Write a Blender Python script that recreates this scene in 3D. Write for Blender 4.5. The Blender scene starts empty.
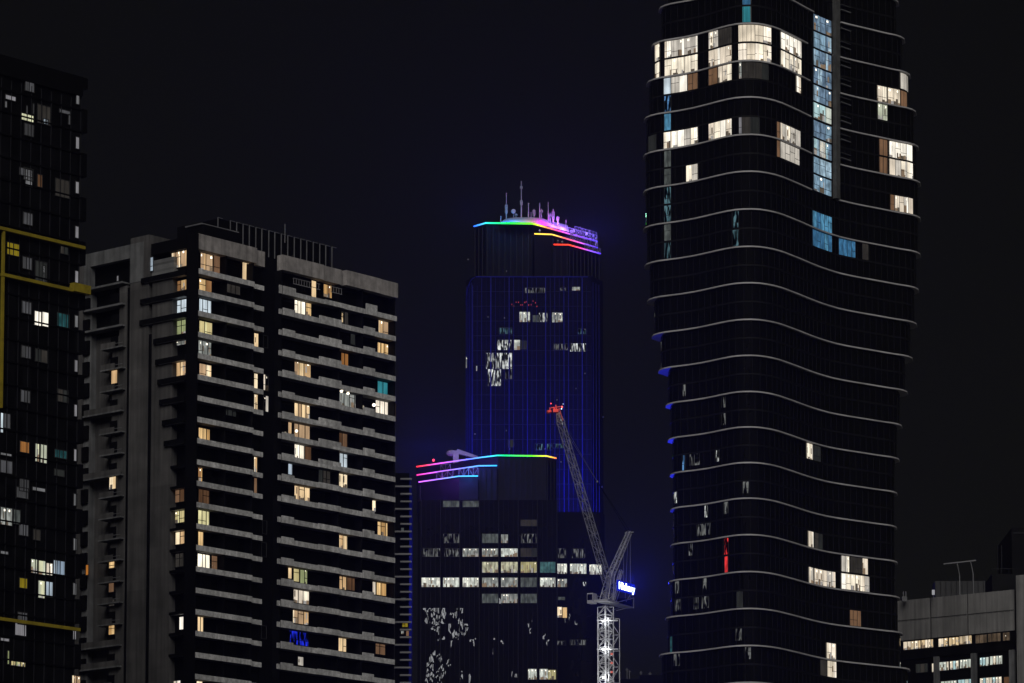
import bpy, math, random
from mathutils import Vector
R = math.radians
rnd = random.Random(7)
SC = bpy.context.scene
COL = SC.collection

# ------------------------------------------------------------------ camera
PITCH = R(6.4); FPX = 4023.0; PPY = 727.0; CAMZ = 20.0
cd = bpy.data.cameras.new('camera'); cam = bpy.data.objects.new('camera', cd); COL.objects.link(cam)
cam.location = (0, 0, CAMZ); cam.rotation_euler = (R(90) + PITCH, 0, 0)
cd.sensor_width = 36; cd.lens = FPX * 36 / 1024; cd.shift_y = (PPY - 341.5) / 1024
cd.clip_start = 1; cd.clip_end = 20000
SC.camera = cam
# ------------------------------------------------------------------ night sky
SUN_EL, SUN_AZ = R(38), R(181)
w = bpy.data.worlds.new('World'); SC.world = w; w.use_nodes = True
nt = w.node_tree; nt.nodes.clear()
out = nt.nodes.new('ShaderNodeOutputWorld')
sky = nt.nodes.new('ShaderNodeTexSky'); sky.sky_type = 'NISHITA'; sky.sun_disc = False
sky.sun_elevation = SUN_EL; sky.sun_rotation = SUN_AZ
b1 = nt.nodes.new('ShaderNodeBackground'); b1.inputs[1].default_value = 0.00008
b2 = nt.nodes.new('ShaderNodeBackground'); b2.inputs[0].default_value = (0.0024, 0.0024, 0.0020, 1); b2.inputs[1].default_value = 1.0
ad = nt.nodes.new('ShaderNodeAddShader')
nt.links.new(sky.outputs[0], b1.inputs[0]); nt.links.new(b1.outputs[0], ad.inputs[0]); nt.links.new(b2.outputs[0], ad.inputs[1])
nt.links.new(ad.outputs[0], out.inputs[0])
# city glow from behind the viewer
sd = bpy.data.lights.new('sun', 'SUN'); sd.energy = 1.75; sd.angle = R(45); sd.color = (1.0, 0.975, 0.94)
so = bpy.data.objects.new('sun', sd); COL.objects.link(so)
sdir = Vector((math.sin(SUN_AZ) * math.cos(SUN_EL), math.cos(SUN_AZ) * math.cos(SUN_EL), math.sin(SUN_EL)))  # towards the light
so.rotation_euler = sdir.to_track_quat('Z', 'Y').to_euler()
vs = SC.view_settings; vs.view_transform = 'Standard'; vs.look = 'None'; vs.exposure = 0; vs.gamma = 1
SC.cycles.use_denoising = True
SC.cycles.max_bounces = 5; SC.cycles.diffuse_bounces = 2; SC.cycles.glossy_bounces = 3; SC.cycles.volume_bounces = 0
SC.cycles.transparent_max_bounces = 8; SC.cycles.sample_clamp_indirect = 2.0
SC.cycles.caustics_reflective = False; SC.cycles.caustics_refractive = False

# ------------------------------------------------------------------ survey helpers (turn a sighted direction into a point on a real plane)
cp, sp = math.cos(PITCH), math.sin(PITCH)
C0 = Vector((0, 0, CAMZ))
def ray(u, v):
    x = (u - 512) / FPX; y = (PPY - v) / FPX
    return Vector((x, cp - y * sp, sp + y * cp))
def at_y(u, v, Y):
    d = ray(u, v); return C0 + d * (Y / d.y)
def at_z(u, v, Z):
    d = ray(u, v); return C0 + d * ((Z - CAMZ) / d.z)
def proj(p):
    q = Vector(p) - C0
    f = q.y * cp + q.z * sp; y = -q.y * sp + q.z * cp
    return 512 + FPX * q.x / f, PPY - FPX * y / f

# ------------------------------------------------------------------ mesh collector
class MB:
    def __init__(s): s.v = []; s.f = []; s.m = []; s.uv = []
    def quad(s, pts, m=0, uv=None):
        i = len(s.v); s.v += [tuple(p) for p in pts]; s.f.append(tuple(range(i, i + len(pts)))); s.m.append(m)
        s.uv += list(uv) if uv else [(p[0], p[2]) for p in pts]
    def hexa(s, c, m=0, uvs=None):
        # c: 8 corners, bottom 0-3 ccw then top 4-7
        for a in ((0,3,2,1),(4,5,6,7),(0,1,5,4),(1,2,6,5),(2,3,7,6),(3,0,4,7)):
            s.quad([c[k] for k in a], m, [uvs[k] for k in a] if uvs else None)
    def box(s, x0, x1, y0, y1, z0, z1, m=0):
        s.hexa([(x0,y0,z0),(x1,y0,z0),(x1,y1,z0),(x0,y1,z0),(x0,y0,z1),(x1,y0,z1),(x1,y1,z1),(x0,y1,z1)], m)
    def prism(s, pts, z0, z1, m=0, mtop=None):
        n = len(pts); L = 0
        for i in range(n):
            a, b = pts[i], pts[(i + 1) % n]; l = math.hypot(b[0]-a[0], b[1]-a[1])
            s.quad([(a[0],a[1],z0),(b[0],b[1],z0),(b[0],b[1],z1),(a[0],a[1],z1)], m, [(L,z0),(L+l,z0),(L+l,z1),(L,z1)])
            L += l
        s.quad([(p[0],p[1],z1) for p in pts], m if mtop is None else mtop)
        s.quad([(p[0],p[1],z0) for p in reversed(pts)], m)
    def bar(s, a, b, r, m=0, n=4, uvx=None):
        a = Vector(a); b = Vector(b); d = (b - a)
        if d.length < 1e-6: return
        dn = d.normalized(); up = Vector((0,0,1)) if abs(dn.z) < .95 else Vector((1,0,0))
        e = dn.cross(up).normalized(); g = dn.cross(e)
        ra = [a + (e*math.cos(t)+g*math.sin(t))*r for t in [math.pi*2*(k+.5)/n for k in range(n)]]
        rb = [p + d for p in ra]
        ux = uvx or (0, 1)
        for k in range(n):
            k2 = (k+1) % n
            s.quad([ra[k], ra[k2], rb[k2], rb[k]], m, [(ux[0],0),(ux[0],0),(ux[1],0),(ux[1],0)])
        s.quad(list(reversed(ra)), m, [(ux[0],0)]*n); s.quad(rb, m, [(ux[1],0)]*n)
    def ball(s, c, r, m=0, n=10, sx=1, sy=1, sz=1):
        c = Vector(c); k = n // 2
        P = lambda i, j: (c.x+sx*r*math.sin(math.pi*i/k)*math.cos(2*math.pi*j/n), c.y+sy*r*math.sin(math.pi*i/k)*math.sin(2*math.pi*j/n), c.z+sz*r*math.cos(math.pi*i/k))
        for i in range(k):
            for j in range(n):
                q = [P(i,j), P(i+1,j), P(i+1,j+1), P(i,j+1)]
                if i == 0: q = [q[0], q[1], q[2]]
                elif i == k-1: q = [q[0], q[1], q[3]]
                s.quad(q, m)
    def build(s, name, mats, parent=None):
        me = bpy.data.meshes.new(name); 
        me.from_pydata(s.v, [], s.f); 
        if not isinstance(mats, (list, tuple)): mats = [mats]
        for m in mats: me.materials.append(m)
        me.polygons.foreach_set('material_index', s.m)
        ul = me.uv_layers.new(name='uv'); fl = []
        for p in me.polygons:
            for vi in p.vertices: fl += s.uv[vi]
        ul.data.foreach_set('uv', fl)
        me.update()
        o = bpy.data.objects.new(name, me); COL.objects.link(o)
        if parent: o.parent = parent; o.matrix_parent_inverse = parent.matrix_world.inverted()
        return o
def thing(name, label, cat, loc, group=None):
    o = bpy.data.objects.new(name, None); COL.objects.link(o); o.location = loc; o.empty_display_size = 1
    bpy.context.view_layer.update()
    o['label'] = label; o['category'] = cat
    if group: o['group'] = group
    return o
def struct(o, kind='structure'): o['kind'] = kind; return o

# ------------------------------------------------------------------ materials
MATS = {}
def new_mat(name):
    m = bpy.data.materials.new(name); m.use_nodes = True; n = m.node_tree; n.nodes.clear()
    return m, n, n.nodes.new('ShaderNodeOutputMaterial')
def N(n, t, **k):
    x = n.nodes.new(t)
    for a, b in k.items(): setattr(x, a, b)
    return x
def solid(name, col, rough=.8, metal=0, var=.25, scale=.5, bump=0, panel=None, spec=.5, streak=0):
    if name in MATS: return MATS[name]
    m, n, o = new_mat(name); L = n.links.new
    p = N(n, 'ShaderNodeBsdfPrincipled'); p.inputs['Roughness'].default_value = rough; p.inputs['Metallic'].default_value = metal
    p.inputs['Specular IOR Level'].default_value = spec
    tc = N(n, 'ShaderNodeTexCoord'); uv = tc.outputs['UV']
    geo = tc.outputs['Object']
    nz = N(n, 'ShaderNodeTexNoise'); nz.inputs['Scale'].default_value = scale; nz.inputs['Detail'].default_value = 6; L(geo, nz.inputs['Vector'])
    mr = N(n, 'ShaderNodeMapRange'); mr.inputs[1].default_value = .3; mr.inputs[2].default_value = .7
    mr.inputs[3].default_value = 1 - var; mr.inputs[4].default_value = 1 + var; L(nz.outputs[0], mr.inputs[0])
    fac = mr.outputs[0]
    if panel:
        mp = N(n, 'ShaderNodeVectorMath', operation='DIVIDE'); L(uv, mp.inputs[0]); mp.inputs[1].default_value = (panel[0], panel[1], 1)
        fl = N(n, 'ShaderNodeVectorMath', operation='FLOOR'); L(mp.outputs[0], fl.inputs[0])
        wn = N(n, 'ShaderNodeTexWhiteNoise', noise_dimensions='2D'); L(fl.outputs[0], wn.inputs['Vector'])
        m2 = N(n, 'ShaderNodeMapRange'); m2.inputs[3].default_value = 1 - panel[2]; m2.inputs[4].default_value = 1 + panel[2] * .6; L(wn.outputs[0], m2.inputs[0])
        mm = N(n, 'ShaderNodeMath', operation='MULTIPLY'); L(fac, mm.inputs[0]); L(m2.outputs[0], mm.inputs[1]); fac = mm.outputs[0]
    if streak:
        mp = N(n, 'ShaderNodeMapping'); mp.inputs['Scale'].default_value = (3.0, 3.0, .12); L(geo, mp.inputs[0])
        n3 = N(n, 'ShaderNodeTexNoise'); n3.inputs['Scale'].default_value = .5; n3.inputs['Detail'].default_value = 4; L(mp.outputs[0], n3.inputs['Vector'])
        m3 = N(n, 'ShaderNodeMapRange'); m3.inputs[1].default_value = .35; m3.inputs[2].default_value = .7; m3.inputs[3].default_value = 1 + streak*.4; m3.inputs[4].default_value = 1 - streak; L(n3.outputs[0], m3.inputs[0])
        mm = N(n, 'ShaderNodeMath', operation='MULTIPLY'); L(fac, mm.inputs[0]); L(m3.outputs[0], mm.inputs[1]); fac = mm.outputs[0]
    mx = N(n, 'ShaderNodeVectorMath', operation='SCALE'); mx.inputs[0].default_value = col[:3]; L(fac, mx.inputs['Scale'])
    L(mx.outputs[0], p.inputs['Base Color'])
    if bump:
        bn = N(n, 'ShaderNodeBump'); bn.inputs['Strength'].default_value = bump; bn.inputs['Distance'].default_value = .05; L(nz.outputs[0], bn.inputs['Height']); L(bn.outputs[0], p.inputs['Normal'])
    L(p.outputs[0], o.inputs[0]); MATS[name] = m; return m
def glass(name, base=.003, ior=1.5, wob=.02, scale=(.35, .35, .35), rough=.004, tint=(1, 1, 1), tilt=.004):
    """dark coated curtain wall glass, each sheet slightly bowed"""
    if name in MATS: return MATS[name]
    m, n, o = new_mat(name); L = n.links.new
    p = N(n, 'ShaderNodeBsdfPrincipled'); p.inputs['Roughness'].default_value = rough
    p.inputs['Base Color'].default_value = (base*tint[0], base*tint[1], base*tint[2], 1); p.inputs['IOR'].default_value = ior
    tc = N(n, 'ShaderNodeTexCoord')
    mp = N(n, 'ShaderNodeMapping'); mp.inputs['Scale'].default_value = scale; L(tc.outputs['Object'], mp.inputs[0])
    nz = N(n, 'ShaderNodeTexNoise'); nz.inputs['Scale'].default_value = 1; nz.inputs['Detail'].default_value = 2; L(mp.outputs[0], nz.inputs['Vector'])
    sb = N(n, 'ShaderNodeVectorMath', operation='SUBTRACT'); sb.inputs[1].default_value = (.5, .5, .5); L(nz.outputs['Color'], sb.inputs[0])
    sc = N(n, 'ShaderNodeVectorMath', operation='SCALE'); sc.inputs['Scale'].default_value = wob; L(sb.outputs[0], sc.inputs[0])
    dv = N(n, 'ShaderNodeVectorMath', operation='DIVIDE'); L(tc.outputs['UV'], dv.inputs[0]); dv.inputs[1].default_value = (1.44, 3.8, 1)
    fl = N(n, 'ShaderNodeVectorMath', operation='FLOOR'); L(dv.outputs[0], fl.inputs[0])
    wn = N(n, 'ShaderNodeTexWhiteNoise', noise_dimensions='2D'); L(fl.outputs[0], wn.inputs['Vector'])
    s2 = N(n, 'ShaderNodeVectorMath', operation='SUBTRACT'); s2.inputs[1].default_value = (.5, .5, .5); L(wn.outputs['Color'], s2.inputs[0])
    s3 = N(n, 'ShaderNodeVectorMath', operation='SCALE'); s3.inputs['Scale'].default_value = tilt; L(s2.outputs[0], s3.inputs[0])
    a0_ = N(n, 'ShaderNodeVectorMath', operation='ADD'); L(sc.outputs[0], a0_.inputs[0]); L(s3.outputs[0], a0_.inputs[1])
    g = N(n, 'ShaderNodeNewGeometry'); a = N(n, 'ShaderNodeVectorMath', operation='ADD'); L(g.outputs['Normal'], a.inputs[0]); L(a0_.outputs[0], a.inputs[1])
    nn = N(n, 'ShaderNodeVectorMath', operation='NORMALIZE'); L(a.outputs[0], nn.inputs[0]); L(nn.outputs[0], p.inputs['Normal'])
    L(p.outputs[0], o.inputs[0]); MATS[name] = m; return m
def lit(name, col, st, kind='curtain', light=False):
    """a lit room seen through its window: folds of curtain, furniture and ceiling make it uneven; broken also paints glass reflections"""
    if name in MATS: return MATS[name]
    m, n, o = new_mat(name); L = n.links.new
    tc = N(n, 'ShaderNodeTexCoord'); uv = tc.outputs['UV']
    em = N(n, 'ShaderNodeEmission'); em.inputs[0].default_value = (*col, 1)
    def noise(sc, det, vec):
        mp = N(n, 'ShaderNodeMapping'); mp.inputs['Scale'].default_value = sc; L(vec, mp.inputs[0])
        z = N(n, 'ShaderNodeTexNoise'); z.inputs['Scale'].default_value = 1; z.inputs['Detail'].default_value = det; L(mp.outputs[0], z.inputs['Vector']); return z.outputs[0]
    def rng(x, a, b, c, d):
        r = N(n, 'ShaderNodeMapRange'); r.inputs[1].default_value = a; r.inputs[2].default_value = b; r.inputs[3].default_value = c; r.inputs[4].default_value = d; L(x, r.inputs[0]); return r.outputs[0]
    def mul(a, b):
        q = N(n, 'ShaderNodeMath', operation='MULTIPLY'); L(a, q.inputs[0])
        if isinstance(b, (int, float)): q.inputs[1].default_value = b
        else: L(b, q.inputs[1])
        return q.outputs[0]
    if kind == 'curtain':
        f = mul(rng(noise((5.5, .12, 1), 1, uv), .35, .65, .72, 1.12), rng(noise((.45, .35, 1), 1, uv), .35, .65, .78, 1.12))
    elif kind == 'office':
        f = mul(rng(noise((.9, .4, 1), 1, uv), .38, .6, .6, 1.1), rng(noise((1.6, .7, 1), 1, uv), .42, .58, .7, 1.1))
    elif kind == 'broken':
        f = mul(rng(noise((2.6, .42, 1), 1.5, uv), .49, .55, .01, 1.0), rng(noise((.5, .4, 1), 2, uv), .4, .6, .3, 1.1))
    else:
        f = rng(noise((.5, .5, 1), 1, uv), .3, .7, .95, 1.05)
    L(mul(f, st), em.inputs[1]); L(em.outputs[0], o.inputs[0])
    m.cycles.emission_sampling = 'AUTO' if light else 'NONE'
    MATS[name] = m; return m
concrete = solid('concrete_wall', (.055, .052, .051), .9, var=.3, scale=.3, bump=.3, panel=(5.2, 3.1, .2), streak=.45)  # kept darker: the left face's weaker light is put into the colour
band_conc = solid('balustrade_concrete', (.43, .425, .42), .9, var=.3, scale=2.2, bump=.4, panel=(4.3, 3.1, .22), streak=.3)
parapet_conc = solid('parapet_concrete', (.26, .24, .23), .9, var=.25, scale=.9, bump=.3, panel=(6.4, 50, .14), streak=.35)
side_conc = solid('side_concrete', (.095, .096, .098), .9, var=.3, scale=.5, bump=.3, streak=.4)
dark = solid('dark_render', (.0025, .0025, .003), .7, var=.3, spec=.06)
dark2 = solid('dark_metal_panel', (.004, .004, .0045), .5, var=.3, spec=.06, panel=(1.5, 3.1, .5))
mull = solid('dark_mullion', (.015, .015, .017), .5, spec=.06)
pale = solid('pale_aluminium', (.22, .215, .22), .45, var=.15, scale=.3)
finmat = solid('pale_fin', (.34, .33, .335), .6, var=.25, scale=.25)
yellow = solid('yellow_paint', (.22, .165, .008), .6, var=.25, scale=.8)
steel = solid('crane_steel', (.42, .42, .43), .6, var=.2, scale=.6)
rail = solid('steel_rail', (.11, .11, .115), .5)
glass_a = glass('dark_glass')
glass_b = glass('tower_glass', .003, 1.5, .030, (.5, .5, .25))
glass_r = glass('office_glass', .003, 1.5, .006, (.9, .9, .3), tilt=.0035)
frame = solid('window_frame', (.03, .03, .03), .5, spec=.06)
clad = solid('ribbed_cladding', (.175, .17, .165), .7, var=.15, scale=.3, panel=(1.35, 50, .12), streak=.3)
PAL = {
 'warm':   [lit('lit_warm_a', (1, .72, .40), .95), lit('lit_warm_b', (1, .64, .32), .7), lit('lit_warm_c', (1, .80, .52), 1.2), lit('lit_warm_d', (1, .66, .38), .5)],
 'bright': [lit('lit_bright_a', (1, .90, .70), 1.5), lit('lit_bright_b', (1, .88, .72), 1.15), lit('lit_bright_c', (1, .86, .66), .9)],
 'cream':  [lit('lit_cream_a', (1, .89, .70), 1.1), lit('lit_cream_b', (1, .86, .68), .85), lit('lit_cream_c', (.98, .9, .78), .62), lit('lit_cream_d', (1, .93, .8), 1.3)],
 'amber':  [lit('lit_amber_a', (1, .58, .22), .55), lit('lit_amber_b', (1, .66, .30), .85), lit('lit_amber_c', (1, .5, .2), .3)],
 'orange': [lit('lit_orange_a', (1, .36, .06), .38), lit('lit_orange_b', (1, .42, .12), .28)],
 'brown':  [lit('lit_brown_a', (1, .5, .25), .10), lit('lit_brown_b', (1, .55, .3), .18)],
 'cool':   [lit('lit_cool_a', (.72, .86, 1), .55), lit('lit_cool_b', (.8, .92, 1), .8), lit('lit_cool_c', (.6, .78, 1), .35)],
 'stair':  [lit('lit_stair_a', (.42, .66, .86), .55, 'office'), lit('lit_stair_b', (.55, .78, .95), .65, 'office'), lit('lit_stair_c', (.36, .55, .78), .42, 'office')],
 'blue':   [lit('lit_blue_a', (.12, .42, .80), .38, 'office'), lit('lit_blue_b', (.16, .5, .8), .5, 'office')],
 'teal':   [lit('lit_teal_a', (.05, .5, .62), .5), lit('lit_teal_b', (.08, .55, .66), .35)],
 'tealdim':[lit('lit_tealdim', (.10, .42, .46), .16, 'office')],
 'yellow': [lit('lit_yellow_a', (1, .92, .48), .85), lit('lit_yellow_b', (1, .84, .40), .6), lit('lit_yellow_c', (.75, .85, .4), .4)],
 'paleyel':[lit('lit_paleyel_a', (.95, .95, .62), .75), lit('lit_paleyel_b', (.9, .95, .72), .6)],
 'ochre':  [lit('lit_ochre', (.8, .60, .04), .28)],
 'grey':   [lit('lit_grey_a', (.5, .5, .54), .13), lit('lit_grey_b', (.5, .5, .52), .09)],
 'greyb':  [lit('lit_greyb_a', (.62, .6, .64), .34), lit('lit_greyb_b', (.58, .58, .6), .26)],
 'lampw':  [lit('lit_lamp_bulb', (1, .9, .72), 2.2, 'flat')],
 'furn':   [lit('lit_furniture_a', (1, .7, .45), .22, 'flat'), lit('lit_furniture_b', (1, .8, .6), .10, 'flat'), lit('lit_furniture_c', (.9, .85, .8), .38, 'flat')],
 'dim':    [lit('lit_dim_a', (.9, .8, .7), .035), lit('lit_dim_b', (.8, .85, .8), .025)],
 'office': [lit('lit_office_a', (.93, .98, .88), .72, 'office'), lit('lit_office_b', (.95, .96, .84), .95, 'office')],
 'officem':[lit('lit_officem', (.9, .95, .88), .34, 'office')],
 'officey':[lit('lit_officey', (.95, .85, .42), .42, 'curtain'), lit('lit_officey2', (.9, .88, .6), .6, 'office')],
 'officet':[lit('lit_officet', (.25, .6, .6), .2, 'office')],
 'officed':[lit('lit_officed', (.8, .9, .85), .10, 'office')],
 'broken': [lit('lit_broken', (.92, .96, .92), .9, 'broken')],  # serves half-seen rooms and painted glass reflections
 'brokend':[lit('dim_rooms_and_glints', (.85, .88, .84), .16, 'broken')],
 'bluebrk':[lit('lit_bluebrk', (.2, .5, 1), .5, 'broken')],
 'tealbrk':[lit('lit_tealbrk', (.3, .6, .7), .25, 'broken')],
 'red':    [lit('lit_red', (1, .05, .05), .8, 'broken')],
 'redglint':[lit('lit_redglint', (1, .05, .05), .7, 'office')],
 'neonblue':[lit('lit_neonblue', (.02, .04, 1), .9, 'broken')],
 'hall':   [lit('lit_hall_a', (1, .74, .42), .8), lit('lit_hall_b', (1, .78, .5), .6), lit('lit_hall_c', (1, .84, .62), 1.0)],
 'halld':  [lit('lit_halld', (1, .7, .45), .10, 'office')],
 'clinic': [lit('lit_clinic_a', (.62, .9, .92), .75), lit('lit_clinic_b', (.85, .92, .8), .7), lit('lit_clinic_c', (1, .88, .68), .8)],
}
RICH = ('warm', 'bright', 'cream', 'amber', 'yellow', 'office', 'officem', 'officey', 'hall', 'clinic', 'paleyel', 'stair')
def room_quads(style, npal, base):
    # what shows in one pane, as rectangles (x0,x1,y0,y1,material,layer) in fractions of the pane
    m0 = 1 + (base if rnd.random() < .6 else rnd.randrange(npal)); q = [(0, 1, 0, 1, m0, 0)]
    if style not in RICH: return q
    F = 1 + npal
    c = rnd.random(); off = style[:6] == 'office' or style in ('clinic', 'hall')
    if off or c > .42:
        h = rnd.uniform(.12, .42)
        x = 0
        while x < .95:
            wd = rnd.uniform(.18, .6); hh = h * rnd.uniform(.3, 1.3)
            if rnd.random() < .75: q.append((x, min(1, x + wd), 0, min(.8, hh), F + rnd.randrange(3), 1))
            x += wd
        if rnd.random() < .5:
            a = rnd.uniform(.1, .7); q.append((a, a + rnd.uniform(.12, .3), .80, .92, F + 3, 1))
        if rnd.random() < .35: a = rnd.uniform(0, .7); q.append((a, a + .22, .35, .72, F + rnd.randrange(3), 1))
        if not off and rnd.random() < .6:
            k = rnd.uniform(.2, .5); left = rnd.random() < .5
            q.append((0 if left else 1 - k, k if left else 1, 0, 1, 1 + rnd.randrange(npal), 2))
    return q
# ------------------------------------------------------------------ a flat facade in its own coordinates
class Facade:
    def __init__(s, a, b):
        s.a = Vector((a[0], a[1])); d = Vector((b[0], b[1])) - s.a; s.len = d.length; s.d = d.normalized()
        n = Vector((s.d.y, -s.d.x))
        if n.dot(-s.a) < 0: n = -n
        s.n = n
    def P(s, t, z, o=0):
        q = s.a + s.d * t + s.n * o; return (q.x, q.y, z)
    def hit(s, u, v, o=0):
        d = ray(u, v); a = s.a + s.n * o
        k = s.n.dot(a) / (s.n.x * d.x + s.n.y * d.y); p = C0 + d * k
        return (Vector((p.x, p.y)) - s.a).dot(s.d), p.z
    def box(s, mb, t0, t1, z0, z1, o0, o1, m=0):
        c = [s.P(t0,z0,o1), s.P(t1,z0,o1), s.P(t1,z0,o0), s.P(t0,z0,o0), s.P(t0,z1,o1), s.P(t1,z1,o1), s.P(t1,z1,o0), s.P(t0,z1,o0)]
        uv = [(t0,z0),(t1,z0),(t1+.3,z0),(t0-.3,z0),(t0,z1),(t1,z1),(t1+.3,z1),(t0-.3,z1)]
        s_ = s.d.x * s.n.y - s.d.y * s.n.x
        mb.hexa(c, m, uv)
    def window(s, parent, u0, u1, v0, v1, style, o=0, panes=None, dz=0, trans=None, up=0):
        uc, vc = (u0+u1)/2, (v0+v1)/2
        t0 = s.hit(u0, vc, o)[0]; t1 = s.hit(u1, vc, o)[0]
        if t0 > t1: t0, t1 = t1, t0
        z1 = s.hit(uc, v0, o)[1] + up; z0 = s.hit(uc, v1, o)[1] - dz
        return s.win(parent, t0, t1, z0, z1, style, o, panes, trans)
    def win(s, parent, t0, t1, z0, z1, style, o=0, panes=None, trans=None):
        pal = PAL[style]; mb = MB(); wd = t1 - t0
        n = panes or max(1, round(wd / 1.15)); fr = .07
        F0, F1 = o + .015, o + .13
        x = t0
        ws = [rnd.uniform(.75, 1.25) for _ in range(n)]; sm = sum(ws); ws = [q * wd / sm for q in ws]
        base = rnd.randrange(len(pal)); ou, ov = rnd.uniform(0, 90), rnd.uniform(0, 90)
        for k in range(n):
            a, b = x + (.02), x + ws[k] - .02
            for (fx0, fx1, fy0, fy1, mi, ly) in room_quads(style, len(pal), base):
                A_, B_ = a + (b-a)*fx0, a + (b-a)*fx1; Z0, Z1 = z0 + (z1-z0)*fy0, z0 + (z1-z0)*fy1; oo = o + .03 + .02*ly
                mb.quad([s.P(A_, Z0, oo), s.P(B_, Z0, oo), s.P(B_, Z1, oo), s.P(A_, Z1, oo)], mi, [(A_+ou, Z0+ov), (B_+ou, Z0+ov), (B_+ou, Z1+ov), (A_+ou, Z1+ov)])
            s.box(mb, x - fr/2, x + fr/2, z0, z1, F0, F1)
            if trans or (trans is None and rnd.random() < .4):
                zt = z0 + (z1 - z0) * rnd.choice((.35, .62)); s.box(mb, x + fr/2, x + ws[k] - fr/2, zt - .04, zt + .04, F0, F1 - .02)
            x += ws[k]
        s.box(mb, t1 - fr/2, t1 + fr/2, z0, z1, F0, F1)
        s.box(mb, t0 - fr/2, t1 + fr/2, z1, z1 + .09, F0, F1 + .01); s.box(mb, t0 - fr/2, t1 + fr/2, z0 - .09, z0, F0, F1 + .01)
        return mb.build('window', [frame] + pal + PAL['furn'] + PAL['lampw'], parent)

# ================================================================== SETTING
g = MB(); g.quad([(-2900,-450,0),(2900,-450,0),(2900,5900,0),(-2900,5900,0)])
struct(g.build('ground', solid('ground_asphalt', (.05,.05,.052), .9, scale=.2)))
g = MB(); g.quad([(-900,330,.004),(900,330,.004),(900,352,.004),(-900,352,.004)])
for x in range(-60, 61): g.box(x*14, x*14+5, 340.9, 341.1, .008, .012, 1)
struct(g.build('road', [solid('road_asphalt', (.045,.045,.047), .85, scale=.6), solid('road_paint', (.7,.7,.68), .7)]))
g = MB(); g.box(-900,900,352,356,0,.13); g.box(-900,900,326,330,0,.13)
struct(g.build('pavement', solid('pavement_concrete', (.3,.29,.28), .9, scale=.8)))

# ================================================================== APARTMENT SLAB (centre left)
ZT = at_y(197.6, 233, 595).z                      # top of the parapet
cor = at_y(197.6, 233, 595); rt = at_z(397.5, 283.5, ZT); lf = at_z(86, 257.5, ZT)
FR = Facade(cor, rt); FL = Facade(cor, lf)
slab = thing('apartment_block', 'wide grey concrete apartment block with striped balcony bands and warm lit windows', 'apartment block', (cor.x, cor.y, 0))
back = rt.xy + (lf.xy - cor.xy)
LW = FL.len + 6
lfx = FL.P(LW, 0)
REC = 1.7
H = 3.1
zb0 = FR.hit(197.6, 270.5)[1]                     # centre of the first balustrade
dzf = (zb0 - FR.hit(195, 590)[1]) / 15.0
tw = lambda u: FR.hit(u, 283)[0]                  # along the right face
tl = lambda u: FL.hit(u, 262)[0]
# main core, set back behind the balconies on the right face
core = MB()
a0 = FR.P(0.0, 0, -REC); a1 = FR.P(FR.len - .3, 0, -REC)
dd = Vector((FL.d.x, FL.d.y)); 
bl = Vector((a0[0], a0[1])) + dd * (LW); br = Vector((a1[0], a1[1])) + dd * 26
# keep the left facade plane: core's left side = line cor -> lf
a0 = FR.P(2.45, 0, -REC)
FR.box(core, .26, 2.45, 0, ZT - 2.6, -REC - .25, -REC - .003)
c_pts = [(a0[0], a0[1]), (a1[0], a1[1]), tuple(br), tuple(Vector((a0[0], a0[1])) + dd*26)]
core.prism(c_pts, 0, ZT - 2.6)
core.build('core_wall', glass_a, slab)
# parapet on the right face in pieces
pp = MB()
zp = ZT - FR.hit(197.6, 248.5)[1]
for (ua, ub, ds, o) in ((197.6, 257, 0, 0), (257.3, 269, .35, -.9), (282.5, 324, 0, .02), (324.3, 343.5, .1, -.25), (345, 379, .2, .3), (379.2, 397.5, .2, .12)):
    FR.box(pp, tw(ua), tw(ub), ZT - zp, ZT - ds*0, o - 1.2, o)
pp.build('parapet', parapet_conc, slab)
roof = MB(); roof.prism([tuple(Vector((q[0], q[1]))) for q in c_pts], ZT - 2.55, ZT - .4)
roof.build('roof_deck', dark, slab)
# dark glazed corner column and the dark slot between the two wings
cc = MB(); FR.box(cc, 0, .25, 0, ZT - .01, -REC - .5, -.02)
FR.box(cc, tw(269.2), tw(282.2), 0, ZT - 1.0, -4.5, -REC + .05)
cc.build('corner_column', dark, slab)
# balconies: one mesh per floor per wing
nfl = int((zb0 - 2) / dzf)
hb = .80
for n in range(nfl):
    zc = zb0 - n * dzf; z0, z1 = zc - hb/2, zc + hb/2
    m = MB()
    FR.box(m, .3, tw(254.6), z0, z1, -.16, 0, 0)
    FR.box(m, tw(254.8), tw(268), z0 + .02, z1 - .04, -.95, -.8, 0)
    FR.box(m, .3, tw(254.6), z0, z0 + .22, -REC, -.17, 1); FR.box(m, tw(254.8), tw(266.5), z0, z0 + .2, -REC, -.96, 1)
    m.build('balcony', [band_conc, side_conc], slab)
    m = MB()
    tall = .5 if n < 9 else .08
    segs = [(279.6, 282.4, .0, 0), (283.6, 295.6, .30, .0), (295.6, 319.5, 0, -.05), (319.5, 341.5, tall * (.9 if n % 2 else 1), .12), (341.5, 364, 0, -.1), (364, 375, .42, .1), (375, 396.3, 0, -.05)]
    if n == 0: segs = [(279.6, 282.4, .5, 0), (283.6, 296, .5, 0), (296, 325, -.1, -.05), (325, 344, -.05, .1), (344, 366, 0, -.1), (366, 377, .9, .1), (377, 397, 0, 0)]
    for (ua, ub, up, o) in segs:
        FR.box(m, tw(ua) + .003, tw(ub), z0, z1 + up, o - .16, o, 0)
    FR.box(m, tw(284), tw(395.8), z0, z0 + .22, -REC, -.27, 1)
    m.build('balcony', [band_conc, side_conc], slab)
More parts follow.
